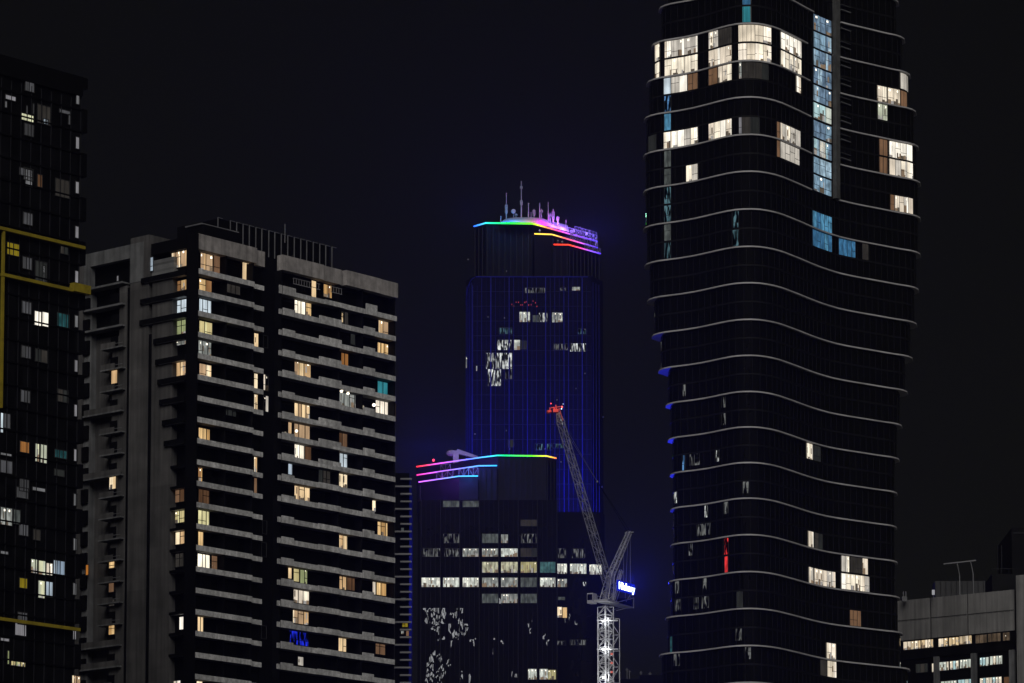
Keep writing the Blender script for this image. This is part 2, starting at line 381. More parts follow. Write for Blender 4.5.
# party walls between the balconies
m = MB()
for u in (228, 254.7, 283, 341, 364.2, 396.5):
    FR.box(m, tw(u) - .12, tw(u) + .12, 0, ZT - zp, -REC, -.3)
m.build('party_wall', dark2, slab)
# right end wall
m = MB(); e = FR.P(FR.len - .28, 0, -.35); e2 = Vector((e[0], e[1]))
m.prism([tuple(e2), tuple(e2 + FR.d * .25), tuple(e2 + FR.d * .25 + dd * 27), tuple(e2 + dd * 27)], 0, ZT - .25)
m.build('end_wall', side_conc, slab)
# left face -----------------------------------------------------------
m = MB()
def lb(mb, ua, ub, z0, z1, o0, o1, mi=0):
    t0, t1 = sorted((tl(ua), tl(ub)))
    if o0 < -1.3: t0 = max(t0, 2.4)
    FL.box(mb, t0, t1, z0, z1, o0, o1, mi)
ztop = ZT
z_at = lambda u, v, o=0: FL.hit(u, v, o)[1]
# concrete blades
lb(m, 130.4, 149.0, 0, z_at(140, 236.5), -6, 0)
lb(m, 152.4, 172.6, 0, z_at(160, 276), -6, -.06)
lb(m, 118.5, 126.4, 0, z_at(122, 286), -6, -.3); lb(m, 112, 118.4, 0, z_at(115, 336), -6, -.3)
lb(m, 89.8, 111.9, 0, z_at(100, 336), -9, -1.6)
lb(m, 74, 83, 0, z_at(86, 262), -6, -.2)
m.build('end_wall', concrete, slab)
m = MB()   # frame round the top loggias
lb(m, 84, 130.2, z_at(108, 263), z_at(108, 249.5), -1.0, .02)
lb(m, 84, 90.5, z_at(88, 290), z_at(108, 263) - .003, -1.0, .02)
lb(m, 130.2, 143.5, z_at(137, 282), z_at(137, 243), -1.0, .05)
m.build('loggia_frame', side_conc, slab)
m = MB()   # black backing and slots
lb(m, 70, 197, 0, ZT - 1.2, -10, -6.01)
lb(m, 126.5, 130.3, 0, z_at(128, 287), -5, -.35); lb(m, 149.1, 152.3, 0, z_at(150, 334), -5, -.1); lb(m, 88, 131, z_at(105, 334), z_at(105, 261), -6, -1.62)
lb(m, 172.7, 197.4, 0, ZT - .15, -5.9, -1.2)
lb(m, 187.3, 197.5, 0, ZT - .05, -.24, -.03); lb(m, 187.3, 190, 0, ZT - 1.05, -1.1, -.25)
lb(m, 151, 187.2, z_at(170, 251.5), z_at(170, 240), -6, .0)
m.build('shadow_glazing', dark, slab)
m = MB(); lb(m, 150, 172, z_at(160, 275.8), z_at(160, 258.5), -3.0, -.4)
m.build('timber_panel', solid('ribbed_panel', (.10,.10,.10), .8, panel=(30, .35, .5)), slab)
ledges = [(142.6, 276.5), (142, 297.5), (141.5, 318.5), (155.5, 340), (157.6, 361), (160, 381.5), (162, 402), (165, 423), (167, 444)]
for k, (ua, v) in enumerate(ledges):
    m = MB(); z = z_at(165, v); lb(m, ua, 187.2, z - .42, z + .38, -.8, .35); lb(m, ua + 3, 186, z - .47, z - .42, -.7, .3, 1)
    m.build('ledge', [dark, rail], slab)
for k in range(10, 20):
    v = 276.5 + 20.95 * (k - 1) ; m = MB(); z = z_at(180, v); lb(m, 172.0, 187.2, z - .3, z + .1, -1.1, -.04); lb(m, 173, 187.0, z - .34, z - .305, -1.0, -.1, 1)
    m.build('ledge', [dark, rail], slab)
for k in range(20):
    v = 286.5 + 21.2 * k
    z = z_at(105, v)
    m = MB()
    if k < 3 or k in (6, 9, 17, 18):
        lb(m, 86, 124.5, z - .12, z + .12, -1.6, .35, 1 if k in (1, 2) else 0); lb(m, 87, 124, z + .125, z + (.95 if k > 3 else .2), .2, .3, 2 if k > 3 else 0)
    else:
        lb(m, 103.5, 125.5, z - .1, z + .12, -1.6, .5, 0); lb(m, 104, 118, z + .125, z + .9, .38, .46, 2); lb(m, 118.2, 125.5, z + .55, z + .62, .4, .45, 1)
    m.build('balcony', [side_conc, rail, concrete], slab)
m = MB()
for k in range(20):
    z = z_at(115, 300 + 21.2 * k)
    m = MB(); lb(m, 110.2, 117.8, z - 1.0, z + 1.1, -1.65, -.26); m.build('unlit_window', dark, slab)
    zz = z_at(87, 305 + 21.2 * k)
    m = MB(); lb(m, 83.1, 88.8, zz - 1.1, zz + 1.1, -1.6, -.1); m.build('unlit_window', dark, slab)
m = MB()
lb(m, 83.0, 89.7, 0, z_at(86, 295), -3, -.5)
m.build('pier', side_conc, slab)
LW_ = [ # left-face windows: u0,u1,v0,v1,style,offset
 (150,153.6,257.5,271,'cool',-.38),(172,187.2,250.5,267.3,'warm',-1.1),(117,119,276,281,'greyb',-.3),(148.6,153,288.5,296,'paleyel',-.9),(172,187,281,291,'amber',-1.1),
 (177,187,300,313,'cool',-1.1),(171.8,186.3,321,335,'yellow',-1.1),(149,152.2,329.5,335,'yellow',-.9),(176,186.5,341,345,'officem',-1.1),(171.8,186.3,362,377,'warm',-1.1),
 (111.5,117.8,370,383.5,'warm',-.2),(126.5,129.3,434.6,444,'paleyel',-.9),(109.5,116.5,474,489,'warm',-.2),(175,184.7,490,502,'brown',-1.1),(170.8,185,511.5,523,'yellow',-1.1),
 (169.8,185,532.5,544.5,'warm',-1.1),(170,184,554,567,'dim',-1.1),(179.5,184,617,629.5,'cream',-1.1),(172,181,681,690,'cream',-1.1),(125.2,128.5,527,531,'amber',-.9),
 (109.2,115,561,568,'amber',-.2),(108.8,115,625,634.5,'amber',-.2),(86,89,565,575,'orange',.02),(109,114.5,583,592,'brown',-.2),(109,115,600,606,'dim',-.2),(125,128,562,569,'officed',-.9)]
for q in LW_: FL.window(slab, *q[:5], o=q[5] + .0)
RW_ = [
 (200,212.5,254,268,'warm',2),(213,220,256,270,'brown',1),(241.8,252,263,277,'warm',2),(198.6,211.5,280,291,'amber',2),(198.6,211,300,311,'cool',3),(198.7,212,322,333.5,'yellow',2),
 (219.5,224,323.5,336,'yellow',1),(197.8,211,341.5,353.5,'officem',3),(198.7,211,364.6,376,'warm',2),(198,209.6,428.7,438,'amber',3),(253.5,258,333.5,344,'warm',1),(263,267.5,336,344,'brown',1),
 (253.5,257.5,373,385,'warm',1),(263,268,375,387,'cream',1),(253.5,257.5,394,406,'warm',1),(263,268,396,408,'cream',1),(253.5,257,455.7,468.5,'warm',1),(253.5,256.8,477,490,'brown',1),
 (262,266.5,521,530,'greyb',1),(261,266,543,553,'orange',1),(261,266,626,635,'brown',1),(197.6,202,468,479,'amber',1),(198,209,490,501,'brown',2),(197.6,209,511,522.5,'yellow',3),(217.7,222,512,525,'yellow',1),
 (197.6,203,532,543,'amber',1),(217.7,221.5,533,545,'brown',1),(197,209.5,554.5,565,'bright',3),(211,217,556,567,'brown',1),(197,203,617,629,'warm',2),(216.6,220.6,626,632,'cool',1),(196,202,680,690,'warm',1),
 (311,316,281,294.5,'warm',1),(323,331.5,285,294,'amber',2),(294,305,299,313,'bright',3),(305.5,311,301,315,'amber',1),(340.6,348,312,322.5,'dim',2),(341,343,313,319,'warm',1),(378,388,320.5,334.5,'warm',2),(377,388,343.5,353.5,'amber',3),
 (335,339.3,350,360,'amber',1),(340.6,348,353.5,364.5,'orange',2),(294,310.5,361,374.5,'warm',3),(377,387.5,382,393.5,'teal',2),(339,359,391,404.5,'officem',4),(375,388,401,414.5,'bright',3),(389,395.5,404,416,'brown',2),
 (293.8,309.5,402,415.5,'warm',4),(287.6,291.5,421,432,'warm',1),(293.5,309.5,422,436,'warm',3),(337,347,431,444,'brown',2),(293.8,304,444,457.5,'cream',2),(304.5,311,446,459,'brown',1),(334,338.5,450.6,463,'warm',1),(339,347,452,464,'cool',2),
 (287.6,292,462,471,'cool',1),(334,347,470.7,484.5,'warm',3),(293.8,309.5,483,497.5,'warm',3),(371.7,375.5,499,508,'warm',1),(377,393.7,521,533.5,'amber',4),(334,347,533,545,'warm',3),(287.6,291.5,565.5,575,'warm',1),
 (293,299,567,578,'yellow',1),(299.5,307,568,580,'yellow',2),(338.8,346,574,586,'warm',2),(346.5,357,576,587,'brown',2),(372,375.5,581,591,'cream',1),(376,386,581,592,'amber',2),(293,308.8,586.7,600,'cream',3),(292.3,308.4,608,620.5,'warm',3),
 (289,308.4,631,641.5,'neonblue',1),(338,346,636,648,'warm',2),(375,385,641.6,651,'brown',2),(297.4,303,657,662,'cream',1),(372,378,682,690,'greyb',1),(225,240,280,290,'dim',3),(222,236,402,412,'dim',3),(350,362,333,342,'dim',3),(318,330,470,480,'dim',3)]
for q in RW_: FR.window(slab, q[0], q[1], q[2], q[3], q[4], o=-REC, panes=q[5], dz=.55)
# balcony lamps of the party balcony, door light
m = MB(); s_, z_ = FR.hit(341.5, 391, -.5); m.ball(FR.P(s_, z_, -.5), .22); s_, z_ = FR.hit(348, 393.5, -.5); m.ball(FR.P(s_, z_, -.5), .2)
s_, z_ = FR.hit(374, 405, -.5); m.ball(FR.P(s_, z_, -.5), .25); s_, z_ = FR.hit(296.5, 431, -.5); m.ball(FR.P(s_, z_, -.5), .2)
m.build('balcony_lamp', lit('lit_lamp', (1, .86, .62), 6, 'flat'), slab)
# glazed rails on top floor
m = MB()
for (ua, ub, va, vb) in ((293.5, 311, 283, 289), (316, 320, 289, 290), (331, 342, 292, 295)):
    t0, z0 = FR.hit(ua, va + .0, -.2); t1, z1 = FR.hit(ub, vb, -.2); zc = (z0 + z1)/2
    FR.box(m, t0, t1, zc, zc + .09, -.25, -.15); FR.box(m, t0, t1, zc + .9, zc + .96, -.25, -.17)
    k = t0
    while k < t1: FR.box(m, k, k + .05, zc + .1, zc + .9, -.23, -.18); k += .6
m.build('balcony_rail', pale, slab)
# roof plant screen with upright fins
scr = MB(); FS = Facade(FR.P(0, 0, -4.5), FR.P(FR.len, 0, -4.5))
hz = lambda u, v: FS.hit(u, v)
t0, zt = hz(219, 219.5); t1, _ = hz(333, 246)
ztp = zt
FS.box(scr, t0, t1 - .6, ZT - 1.5, ztp + .2, -9, -.12)
m2 = MB(); FLs = Facade(FL.P(0, 0, -4.5), FL.P(10, 0, -4.5))
tA = t0 - 5.2
pA = Vector(FS.P(tA, 0)[:2]); 
scr.build('plant_screen', dark, slab)
k = 0
us = [218, 230.5, 236.8, 243.2, 249.5, 256, 262, 269, 275, 281.5, 288, 294.5, 301, 307, 313.5, 320, 326, 332.2]
for u in us:
    m = MB(); t = hz(u, 230)[0]
    FS.box(m, t - .05, t + .05, ZT - 1.5, ztp + .25, -.1, .05); FS.box(m, t - .05, t + 1.0, ztp + .25, ztp + .33, -.1, .05)
    m.build('screen_fin', rail, slab)
# lower stair house towards the left
m = MB(); tq = FL.hit(177, 232, 0)[0]
zs = z_at(190, 226, -2)
FL.box(m, -.0 + 1.0, tq, ZT - 1.5, zs - .1, -10, -2.2); FL.box(m, 1.2, tq + .3, zs - .1, zs + .12, -10, -2.0, 1)
m.build('stair_house', [dark, rail], slab)
m = MB(); s_, z_ = hz(285, 224); m.bar(FS.P(s_, ztp - 1), FS.P(s_, z_), .06); m.build('antenna', rail, slab)

# ================================================================== BLACK TOWER (far left)
ZL = at_y(86, 79, 520).z
pR = at_y(86.6, 79, 520); pL = at_z(-60, 38, ZL)
FT = Facade(pL, pR)
tower = thing('apartment_tower', 'near black apartment tower with yellow trim bands at the left of the skyline', 'apartment tower', (pR.x, pR.y, 0))
m = MB(); nb = Vector((-FT.n.x, -FT.n.y)); A = Vector((pL.x, pL.y)); B = Vector((pR.x, pR.y))
m.prism([tuple(A), tuple(B - FT.d*.9), tuple(B - FT.d*.9 + nb * 30), tuple(A + nb * 30)], 0, ZL - .4)
m.build('wall', dark2, tower)
m = MB(); FT.box(m, 0, FT.len - .9, ZL - 2.6, ZL, -30, .3); m.build('parapet', dark, tower)
FTh = lambda u, v, o=0: FT.hit(u, v, o)
fh = (FT.hit(77, 98)[1] - FT.hit(74, 591)[1]) / 22.1
zf = FT.hit(77, 98)[1]
m = MB()
tcorner = FT.len
for n in range(-1, 45):
    zc = zf - n * fh
    if n % 2: 
        FT.box(m, tcorner - .85, tcorner, zc - fh*.5, min(ZL - .01, zc + fh*.55), -3, .25)
    FT.box(m, 0, tcorner - .9, zc - fh/2 - .1, zc - fh/2 + .1, -.2, .16)
m.build('corner_box', dark, tower)
m = MB()
for k in range(40):
    t = FT.len - 1.0 - k * 1.75
    if t > 0: FT.box(m, t - .05, t + .05, 0, ZL - 3, .0, .1)
m.build('mullions', mull, tower)
for (ua, va, ub, vb, th) in ((0, 229, 84.8, 248, .42), (2, 275.5, 73, 290.3, .42), (0, 620.5, 79.8, 629.8, .42)):
    m = MB(); t1, z1 = FTh(ub, vb, .6); t0 = t1 - 30 
    t0 = FTh(-30, va, .6)[0] if ua == 0 else FTh(ua, va, .6)[0]
    FT.box(m, t0, t1, z1 - th/2, z1 + th/2, .3, .75); m.build('trim_beam', yellow, tower)
m = MB(); t0, z0 = FTh(2.4, 400, .6); z1 = FTh(2, 229, .6)[1] - .25
FT.box(m, t0 - .3, t0, FTh(2, 408, .6)[1], z1, .3, .7); m.build('trim_post', yellow, tower)
m = MB(); t0, z1 = FTh(73.4, 282.5, .8); t1, _ = FTh(90, 284, .8); z0 = FTh(80, 292.5, .8)[1]
FT.box(m, t0, t1, z0, z1, -.6, 1.0)
for k in (.33, .66): FT.box(m, t0 + (t1-t0)*k - .04, t0 + (t1-t0)*k + .04, z0, z1, 1.003, 1.03)
m.build('trim_box', [yellow], tower)
TW = [(5,15.5,96,100,'greyb',1),(4.5,6.8,101.5,107.5,'greyb',1),(20.8,33.4,114.6,121,'paleyel',2),(26,27.2,106,114,'greyb',1),(32.5,33.8,104,114,'grey',1),(37,50,106,124,'dim',3),(43,48,119.5,124,'cool',1),
 (59,70,110.5,113.5,'grey',1),(68,70,115,124.5,'grey',1),(19,32,169,176,'grey',1),(25,32,170,186,'greyb',1),(37,42,175,187,'brown',1),(55,69,180,197,'dim',3),
 (6.5,19,243.5,255.3,'ochre',2),(35,46.5,262,281.5,'dim',3),(42.5,44.5,266,282,'greyb',1),(34,41,311.6,325.5,'cream',1),(41.7,48.3,312.5,326.5,'cream',1),(57,69,314,327,'tealdim',3),
 (0,3,413,432.5,'cool',1),(3.5,10,414,428,'grey',2),(19.5,29,442,452.5,'orange',1),(34.8,39,444,461.5,'paleyel',1),(40,47,445,463,'paleyel',2),(54.5,66.5,450.5,458,'tealdim',3),
 (0,11.5,453.5,455.5,'greyb',1),(0,12,461,473,'grey',2),(0,12,508,525,'officem',2),(13,20,510,524,'officed',1),(16,28,488,498,'grey',1),(30.5,37,559.5,573,'paleyel',1),(38,45,561,574.5,'paleyel',1),(45.8,52,563.5,575,'cream',2),
 (53,64.5,561,574.5,'cool',3),(37.7,44.5,581,598,'paleyel',1),(45.3,52.5,582,597,'cool',2),(19,27,578.5,588,'ochre',1),(14.5,26,624,635.5,'greyb',1),(0,9,638.5,641,'greyb',1),(7,9,651,664,'yellow',1),(10.5,25,662,666,'yellow',3),
 (71.5,80,676,690,'warm',2),(60,68,247,254,'dim',2),(32,45,488,491,'greyb',1),(54,64,470,476,'dim',1),(0,8,551.5,554,'greyb',1),(35,47,350,362,'dim',2),(57,68,390,402,'dim',2),(33,40,530,540,'dim',1)]
for q in TW: FT.window(tower, *q[:5], o=.02, panes=q[5], trans=False)
for k in range(13):
    FT.window(tower, 75.6 - k*.27, 79.2 - k*.27, 92.8 + 44.6*k, 104.2 + 44.6*k, 'greyb', o=.0, panes=1, trans=False)
for k in range(13):
    if k in (8, 11): continue
    FT.window(tower, 24.6 - k*.6, 34 - k*.6, 80 + 44.4*k, 91.5 + 44.4*k, 'grey', o=.02, panes=2, trans=False)

# ================================================================== STRIPED TOWER (narrow)
stripe = thing('ledged_tower', 'narrow black tower with thin pale horizontal ledges beside the slab block', 'tower', at_y(405, 480, 650).xy.to_3d())
zS = at_y(404, 476, 650).z; x0 = at_y(385, 500, 650).x; x1 = at_y(411.8, 500, 650).x
m = MB(); m.box(x0, x1 - .4, 650, 672, 0, zS + .5); m.build('wall', dark, stripe)
k = 0; dz_ = (at_y(404, 480, 650).z - at_y(404, 480 + 7.5, 650).z)
z = zS - .6
xa = at_y(397, 560, 650).x; xb = at_y(400.3, 560, 650).x
while z > 2:
    m = MB(); m.box(x0 if k % 3 == 1 else xb, x1, 649.2, 649.99, z - .13, z + .13)
    z -= dz_; k += 1
    if k < 75: m.build('ledge', pale, stripe)
FSt = Facade((x0, 650), (x1, 650))
for q in ((402,408,622.5,627,'ochre',2),(401,404,629,634,'officem',1),(406,409,631,636,'brown',1),(401,406,598,601,'officed',1),(413-12,404,528,531,'officed',1)): FSt.window(stripe, *q[:5], o=.02, panes=q[5])

# ================================================================== TALL OFFICE TOWER
def ramp_led(name, stops, st):
    m, n, o = new_mat(name); L = n.links.new
    tc = N(n, 'ShaderNodeTexCoord'); sx = N(n, 'ShaderNodeSeparateXYZ'); L(tc.outputs['UV'], sx.inputs[0])
    r = N(n, 'ShaderNodeValToRGB'); e = r.color_ramp.elements
    while len(e) > 1: e.remove(e[-1])
    stops = [(p_, tuple(x ** 1.7 for x in c_)) for p_, c_ in stops]; e[0].position = stops[0][0]; e[0].color = (*stops[0][1], 1)
    for p_, c_ in stops[1:]:
        q = e.new(p_); q.color = (*c_, 1)
    L(sx.outputs[0], r.inputs[0]); em = N(n, 'ShaderNodeEmission'); L(r.outputs[0], em.inputs[0]); em.inputs[1].default_value = st
    L(em.outputs[0], o.inputs[0]); m.cycles.emission_sampling = 'AUTO'; return m
def led(parent, pts, mat, r=.16):
    L_ = [0]
    for a, b in zip(pts, pts[1:]): L_.append(L_[-1] + (Vector(b)-Vector(a)).length)
    m = MB()
    for i, (a, b) in enumerate(zip(pts, pts[1:])): 
        nseg = 6
        for k in range(nseg):
            f0, f1 = k/nseg, (k+1)/nseg; A_ = Vector(a).lerp(Vector(b), f0); B_ = Vector(a).lerp(Vector(b), f1)
            m.bar(A_, B_, r, 0, 6, ((L_[i] + (L_[i+1]-L_[i])*f0)/L_[-1], (L_[i] + (L_[i+1]-L_[i])*f1)/L_[-1]))
    return m.build('led_strip', mat, parent)
def office(mb, x0, x1, y0, y1, z0, z1): mb.box(x0, x1, y0, y1, z0, z1)
YT = 1000.0
tall = thing('office_tower', 'tall dark glass office tower crowned by rainbow light strips and rooftop aerials', 'office tower', (at_y(535, 300, YT).x, YT, 0))
X = lambda u, Y=YT, v=400: at_y(u, v, Y).x
zB = at_y(530, 276, YT).z
bp = [(X(472.5), YT), (X(591.5), YT), (X(603.8), YT + 6), (X(603.8)-.0, YT + 38), (X(466), YT + 38), (X(465.3), YT + 6)]
m = MB(); m.prism(bp, 0, zB); m.build('glass_wall', glass('blue_wash_glass', .004, 1.5, .007, (.8, .8, .3), tint=(1, 1, 2.4), tilt=.004), tall)  # blue flood wash is put into the glass tint
# crown levels
z1 = at_y(509, 223.2, YT + 4).z
P1 = [at_z(u, v, z1) for u, v in ((474, 226.3), (485.7, 223.0), (532.5, 223.6), (541, 225.8), (597, 241.5))]
z2 = at_y(543, 234, YT + 2).z
P2 = [at_z(u, v, z2) for u, v in ((534.4, 233.8), (552, 234.4), (597.6, 247.8))]
z3 = at_y(561, 244.6, YT + 1).z
P3 = [at_z(u, v, z3) for u, v in ((553.7, 244.5), (568.6, 244.7), (600.4, 253.6))]
yb = YT + 36
def inset(pts, k=.6): return [(p.x, p.y + k) for p in pts]
m = MB()
m.prism(inset(P1) + [(P1[-1].x, yb), (P1[0].x + .0, yb)], zB - .5, z1 - .3)
m.prism(inset(P2) + [(P2[-1].x - .1, yb - .4), (P2[0].x + .2, P2[0].y + 8)], zB - .5, z2 - .3)
m.prism(inset(P3) + [(P3[-1].x - .2, yb - .8), (P3[0].x + .2, P3[0].y + 8)], zB - .5, z3 - .3)
m.build('crown', dark, tall)
m = MB()   # ribs round the plant floors
for a, b, zt_ in ((P1[0], P1[1], z1), (P1[1], P1[2], z1), (P2[1], P2[2], z2), (P3[1], P3[2], z3), (P3[0], P3[1], z3)):
    L_ = (b - a).length; k = .4
    while k < L_:
        q = a.lerp(b, k / L_); m.box(q.x - .12, q.x + .12, q.y + .25, q.y + .62, zB, zt_ - .8); k += 1.5
m.build('ribs', solid('rib_metal', (.009, .009, .010), .5, spec=.06), tall)
drum = MB()
zd = at_z(516, 217.6, z1 + 5).z
D0 = [at_z(u, v, z1 - .3) for u, v in ((500.5, 222.4), (512, 221.8), (532.5, 222.6), (541, 224.4), (569.5, 232))]
zdt = at_y(526, 217.2, YT + 8).z
D1 = [at_z(u, v, zdt) for u, v in ((506, 218.3), (515, 217.4), (532, 217.2), (541.5, 218.2), (567.5, 225.2))]
n_ = len(D0)
for i in range(n_ - 1): drum.quad([D0[i], D0[i+1], D1[i+1], D1[i]])
bk0 = [Vector((D0[-1].x, yb - 6, z1 - .3)), Vector((D0[0].x, yb - 6, z1 - .3))]; bk1 = [Vector((D1[-1].x, yb - 7, zdt)), Vector((D1[0].x, yb - 7, zdt))]
drum.quad([D0[-1], bk0[0], bk1[0], D1[-1]]); drum.quad([bk0[0], bk0[1], bk1[1], bk1[0]]); drum.quad([bk0[1], D0[0], D1[0], bk1[1]])
drum.quad(D1 + bk1)
for (u, v, c_, e) in ((507, 221, (0,.22,1), 1300), (513, 221, (0,.3,.9), 700), (520, 221.5, (.2,.55,.35), 300), (528, 221.5, (.5,.6,.2), 300), (536, 222.5, (.9,.35,.2), 400), (546, 225.5, (.85,0,.9), 900), (556, 228.5, (.4,.12,1), 1100), (565, 231.5, (.3,.12,1), 1100), (580, 235, (.25,.12,1), 1800), (592, 239.5, (.2,.12,1), 1800), (585, 246, (.25,.12,1), 1200)):
    p = at_z(u, v, z1 + .1); d = bpy.data.lights.new('led_wash', 'POINT'); d.energy = e * 2.4; d.color = c_; d.shadow_soft_size = .6
    o = bpy.data.objects.new('led_wash', d); COL.objects.link(o); o.location = (p.x, p.y - 2.2, p.z + 1.2)
drum.build('plant_room', solid('pale_cladding', (.16, .16, .17), .7, var=.12), tall)
W_ = lambda c, k=.35: tuple(x*(1-k)+k for x in c)
led1 = ramp_led('led_rainbow', [(0, (.12,.3,1)), (.08, (.2,.6,1)), (.14, (.1,1,.6)), (.25, (.08,1,.2)), (.38, (.35,1,.1)), (.45, (1,.9,.2)), (.52, (1,.45,.3)), (.62, (1,.2,.6)), (.75, (.6,.3,1)), (1, (.22,.16,1))], 2.0)
led2 = ramp_led('led_yellow_violet', [(0, (1,.8,.2)), (.25, (1,.75,.25)), (.4, (1,.3,.25)), (.6, (1,.25,.6)), (.8, (.5,.28,1)), (1, (.25,.16,1))], 2.0)
led3 = ramp_led('led_red_violet', [(0, (1,.15,.08)), (.3, (1,.2,.12)), (.5, (.9,.2,.5)), (.75, (.45,.25,1)), (1, (.25,.16,1))], 2.0)
led(tall, [tuple(p) for p in P1], led1, .2); led(tall, [tuple(p) for p in P2], led2, .17); led(tall, [tuple(p) for p in P3], led3, .17)
# open steel terraces at the right of the crown
whitem = solid('white_paint', (.13, .13, .135), .5)
m = MB()
def lattice(a, b, h, n, r=.06):
    a = Vector(a); b = Vector(b)
    up = Vector((0, 0, h)); m.bar(a + up, b + up, r)
    for k in range(n + 1):
        q = a.lerp(b, k/n); m.bar(q, q + up, r*.8)
        if k < n: 
            q2 = a.lerp(b, (k+1)/n); m.bar(q if k % 2 else q + up, q2 + up if k % 2 else q2, r*.6)
lattice(P1[3].lerp(P1[4], .45), P1[4], 1.6, 9); lattice(P2[1].lerp(P2[2], .4), P2[2], 1.5, 8, .07); lattice(P3[1].lerp(P3[2], .5), P3[2], 1.3, 6, .07)
lattice(P1[3].lerp(P1[4], .6) + Vector((0, 3, 1.6)), P1[4] + Vector((0, 3, 1.6)), 1.5, 6)
m.build('terrace_rail', whitem, tall)
whitem = solid('white_paint', (.13, .13, .135), .5)
def aerial(u, v0, v1, r=.07, Y=YT + 10, head=None):
    m = MB(); a = at_y(u, v1, Y); b = at_y(u, v0, Y); m.bar((a.x, Y, a.z), (a.x, Y, a.z + (b.z-a.z)*.45), r*1.6, n=6); m.bar((a.x, Y, a.z), (a.x, Y, b.z), r, n=6)
    if head:
        for (dz, ln) in head: m.bar((a.x - .3, Y, b.z - dz), (a.x + .3, Y, b.z - dz), r*.8); m.box(a.x - .34, a.x - .18, Y - .1, Y + .1, b.z - dz - ln, b.z - dz + .1); m.box(a.x + .18, a.x + .34, Y - .1, Y + .1, b.z - dz - ln, b.z - dz + .1)
    return m.build('antenna', whitem, tall)
aerial(506.3, 193, 219, .09, YT + 7, [(3.2, 1.2), (4.3, 1.0)]); aerial(521.3, 181, 219, .12, head=[(1.5, .5), (5.2, 1.0)]); aerial(528.4, 203, 219, .11); aerial(534, 209, 219, .1, head=[(.4, .6), (1.2, .5)]); aerial(539.7, 203, 220, .12)
aerial(541.6, 208.5, 221, .07, head=[(.5, .5)]); aerial(548.2, 202, 222, .09); aerial(553.2, 209, 223, .14, head=[(.8, 1.0), (2, .8)]); aerial(557.8, 216, 225, .14, head=[(.3, .9)]); aerial(566, 220, 228, .07); aerial(500.8, 216, 223, .12, YT+6); aerial(596, 237, 246, .09, YT + 20)
aerial(550, 213, 222, .1, head=[(.5, .5)]); aerial(531, 212, 219, .08); aerial(516, 213.5, 219, .09, head=[(.2, .4)])
def dish(u, v, r, Y=YT + 8):
    m = MB(); c = at_y(u, v, Y); m.ball((c.x, Y, c.z), r, n=14, sy=.35); m.bar((c.x, Y + .2, c.z), (c.x, Y + .4, c.z - r - 1.2), .08); return m.build('dish', whitem, tall)
dish(513.4, 211.3, .62); dish(572.2, 232, .66, YT + 14); dish(539.9, 230.6, .28, YT + 3); dish(562.3, 241.8, .28, YT + 3); dish(558, 240.8, .22, YT + 3); dish(557.5, 219.5, .35, YT + 10)
# blue-lit mullion grid on the front
FTt = Facade((bp[0][0], YT), (bp[1][0], YT))
mg = MB(); W = bp[1][0] - bp[0][0]
k = 0; nx = 26
while k <= nx:
    t = W * k / nx; r_ = rnd.choice((.14, .1, .12)) if k % 4 == 0 else rnd.choice((.012, .03, .05, .07))
    FTt.box(mg, t - r_, t + r_, 60, zB - (.2 if 1 < k < nx - 1 else 2.5), 0.003, .32 if k % 4 == 0 else .16); k += 1
FTt.box(mg, .8, W - .8, zB - .35, zB - .12, .003, .3)
a = Vector(bp[5]); b = Vector(bp[0])
for k in range(4): q = a.lerp(b, (k + .3)/4); mg.box(q.x - .07, q.x + .07, q.y - .35, q.y - .1, 60, zB - 1.5)
a = Vector(bp[1]); b = Vector(bp[2])
for k in range(3): q = a.lerp(b, (k + .6)/4); mg.box(q.x - .07, q.x + .07, q.y - .35, q.y - .1, 60, zB - 1.5)
mg.build('mullions', solid('blue_lit_aluminium', (.008, .009, .07), .5, spec=.06), tall)  # blue of the flood light is partly put into this mullion colour
mg = MB(); fho = 3.8; z = zB - 4
while z > 60:
    FTt.box(mg, .1, W - .1, z - .06, z + .06, 0.003, .1); z -= fho
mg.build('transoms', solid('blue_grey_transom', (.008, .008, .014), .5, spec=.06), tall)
# rounded shoulder tube
mg = MB(); pr = None
for k in range(9):
    th = math.pi/2 * k/8; q = (bp[5][0] + .1 + 2.2*(1 - math.cos(th)), YT + 4 - 4.2*math.sin(th) , zB - 6.5 + 6.0*math.sin(th))
    if pr: mg.bar(pr, q, .12)
    pr = q
mg.build('shoulder_rail', MATS['blue_lit_aluminium'], tall)
TT = [(519.4,530,312,322,'office',3),(532.6,539,315.5,322,'officed',2),(539,547.5,313,322,'broken',2),(552,562.5,312.5,322.4,'officem',2),(558,562.5,313,322,'office',1),(497.5,511.5,340,350,'broken',3),(514,520,340,350,'office',1),(520.5,527,341,349,'dim',2),
 (553.7,567.7,344,350,'brokend',3),(570,586,343.5,351.6,'broken',3),(572,580,287,290.6,'officem',2),(525,546,288,293,'brokend',4),(560,566,288,290.5,'brokend',1),
 (486,512,353,369,'broken',7),(488,501,369,386,'broken',4),(505,512,367,379,'brokend',2),(508,514,440,447,'dim',1),(535,543,444,450,'tealbrk',2),(547,552,444,450,'tealbrk',1),(553,566,444,448,'tealbrk',2),(578,586,329,334,'tealbrk',2),(499,512,328,334,'tealbrk',3),  # broken patches here: a glass reflection painted as emission
 (465.8,467,357,368,'officem',1),(476,477.5,366,371,'officem',1)]
for q in TT: FTt.window(tall, *q[:5], o=.1, panes=q[5], trans=False)
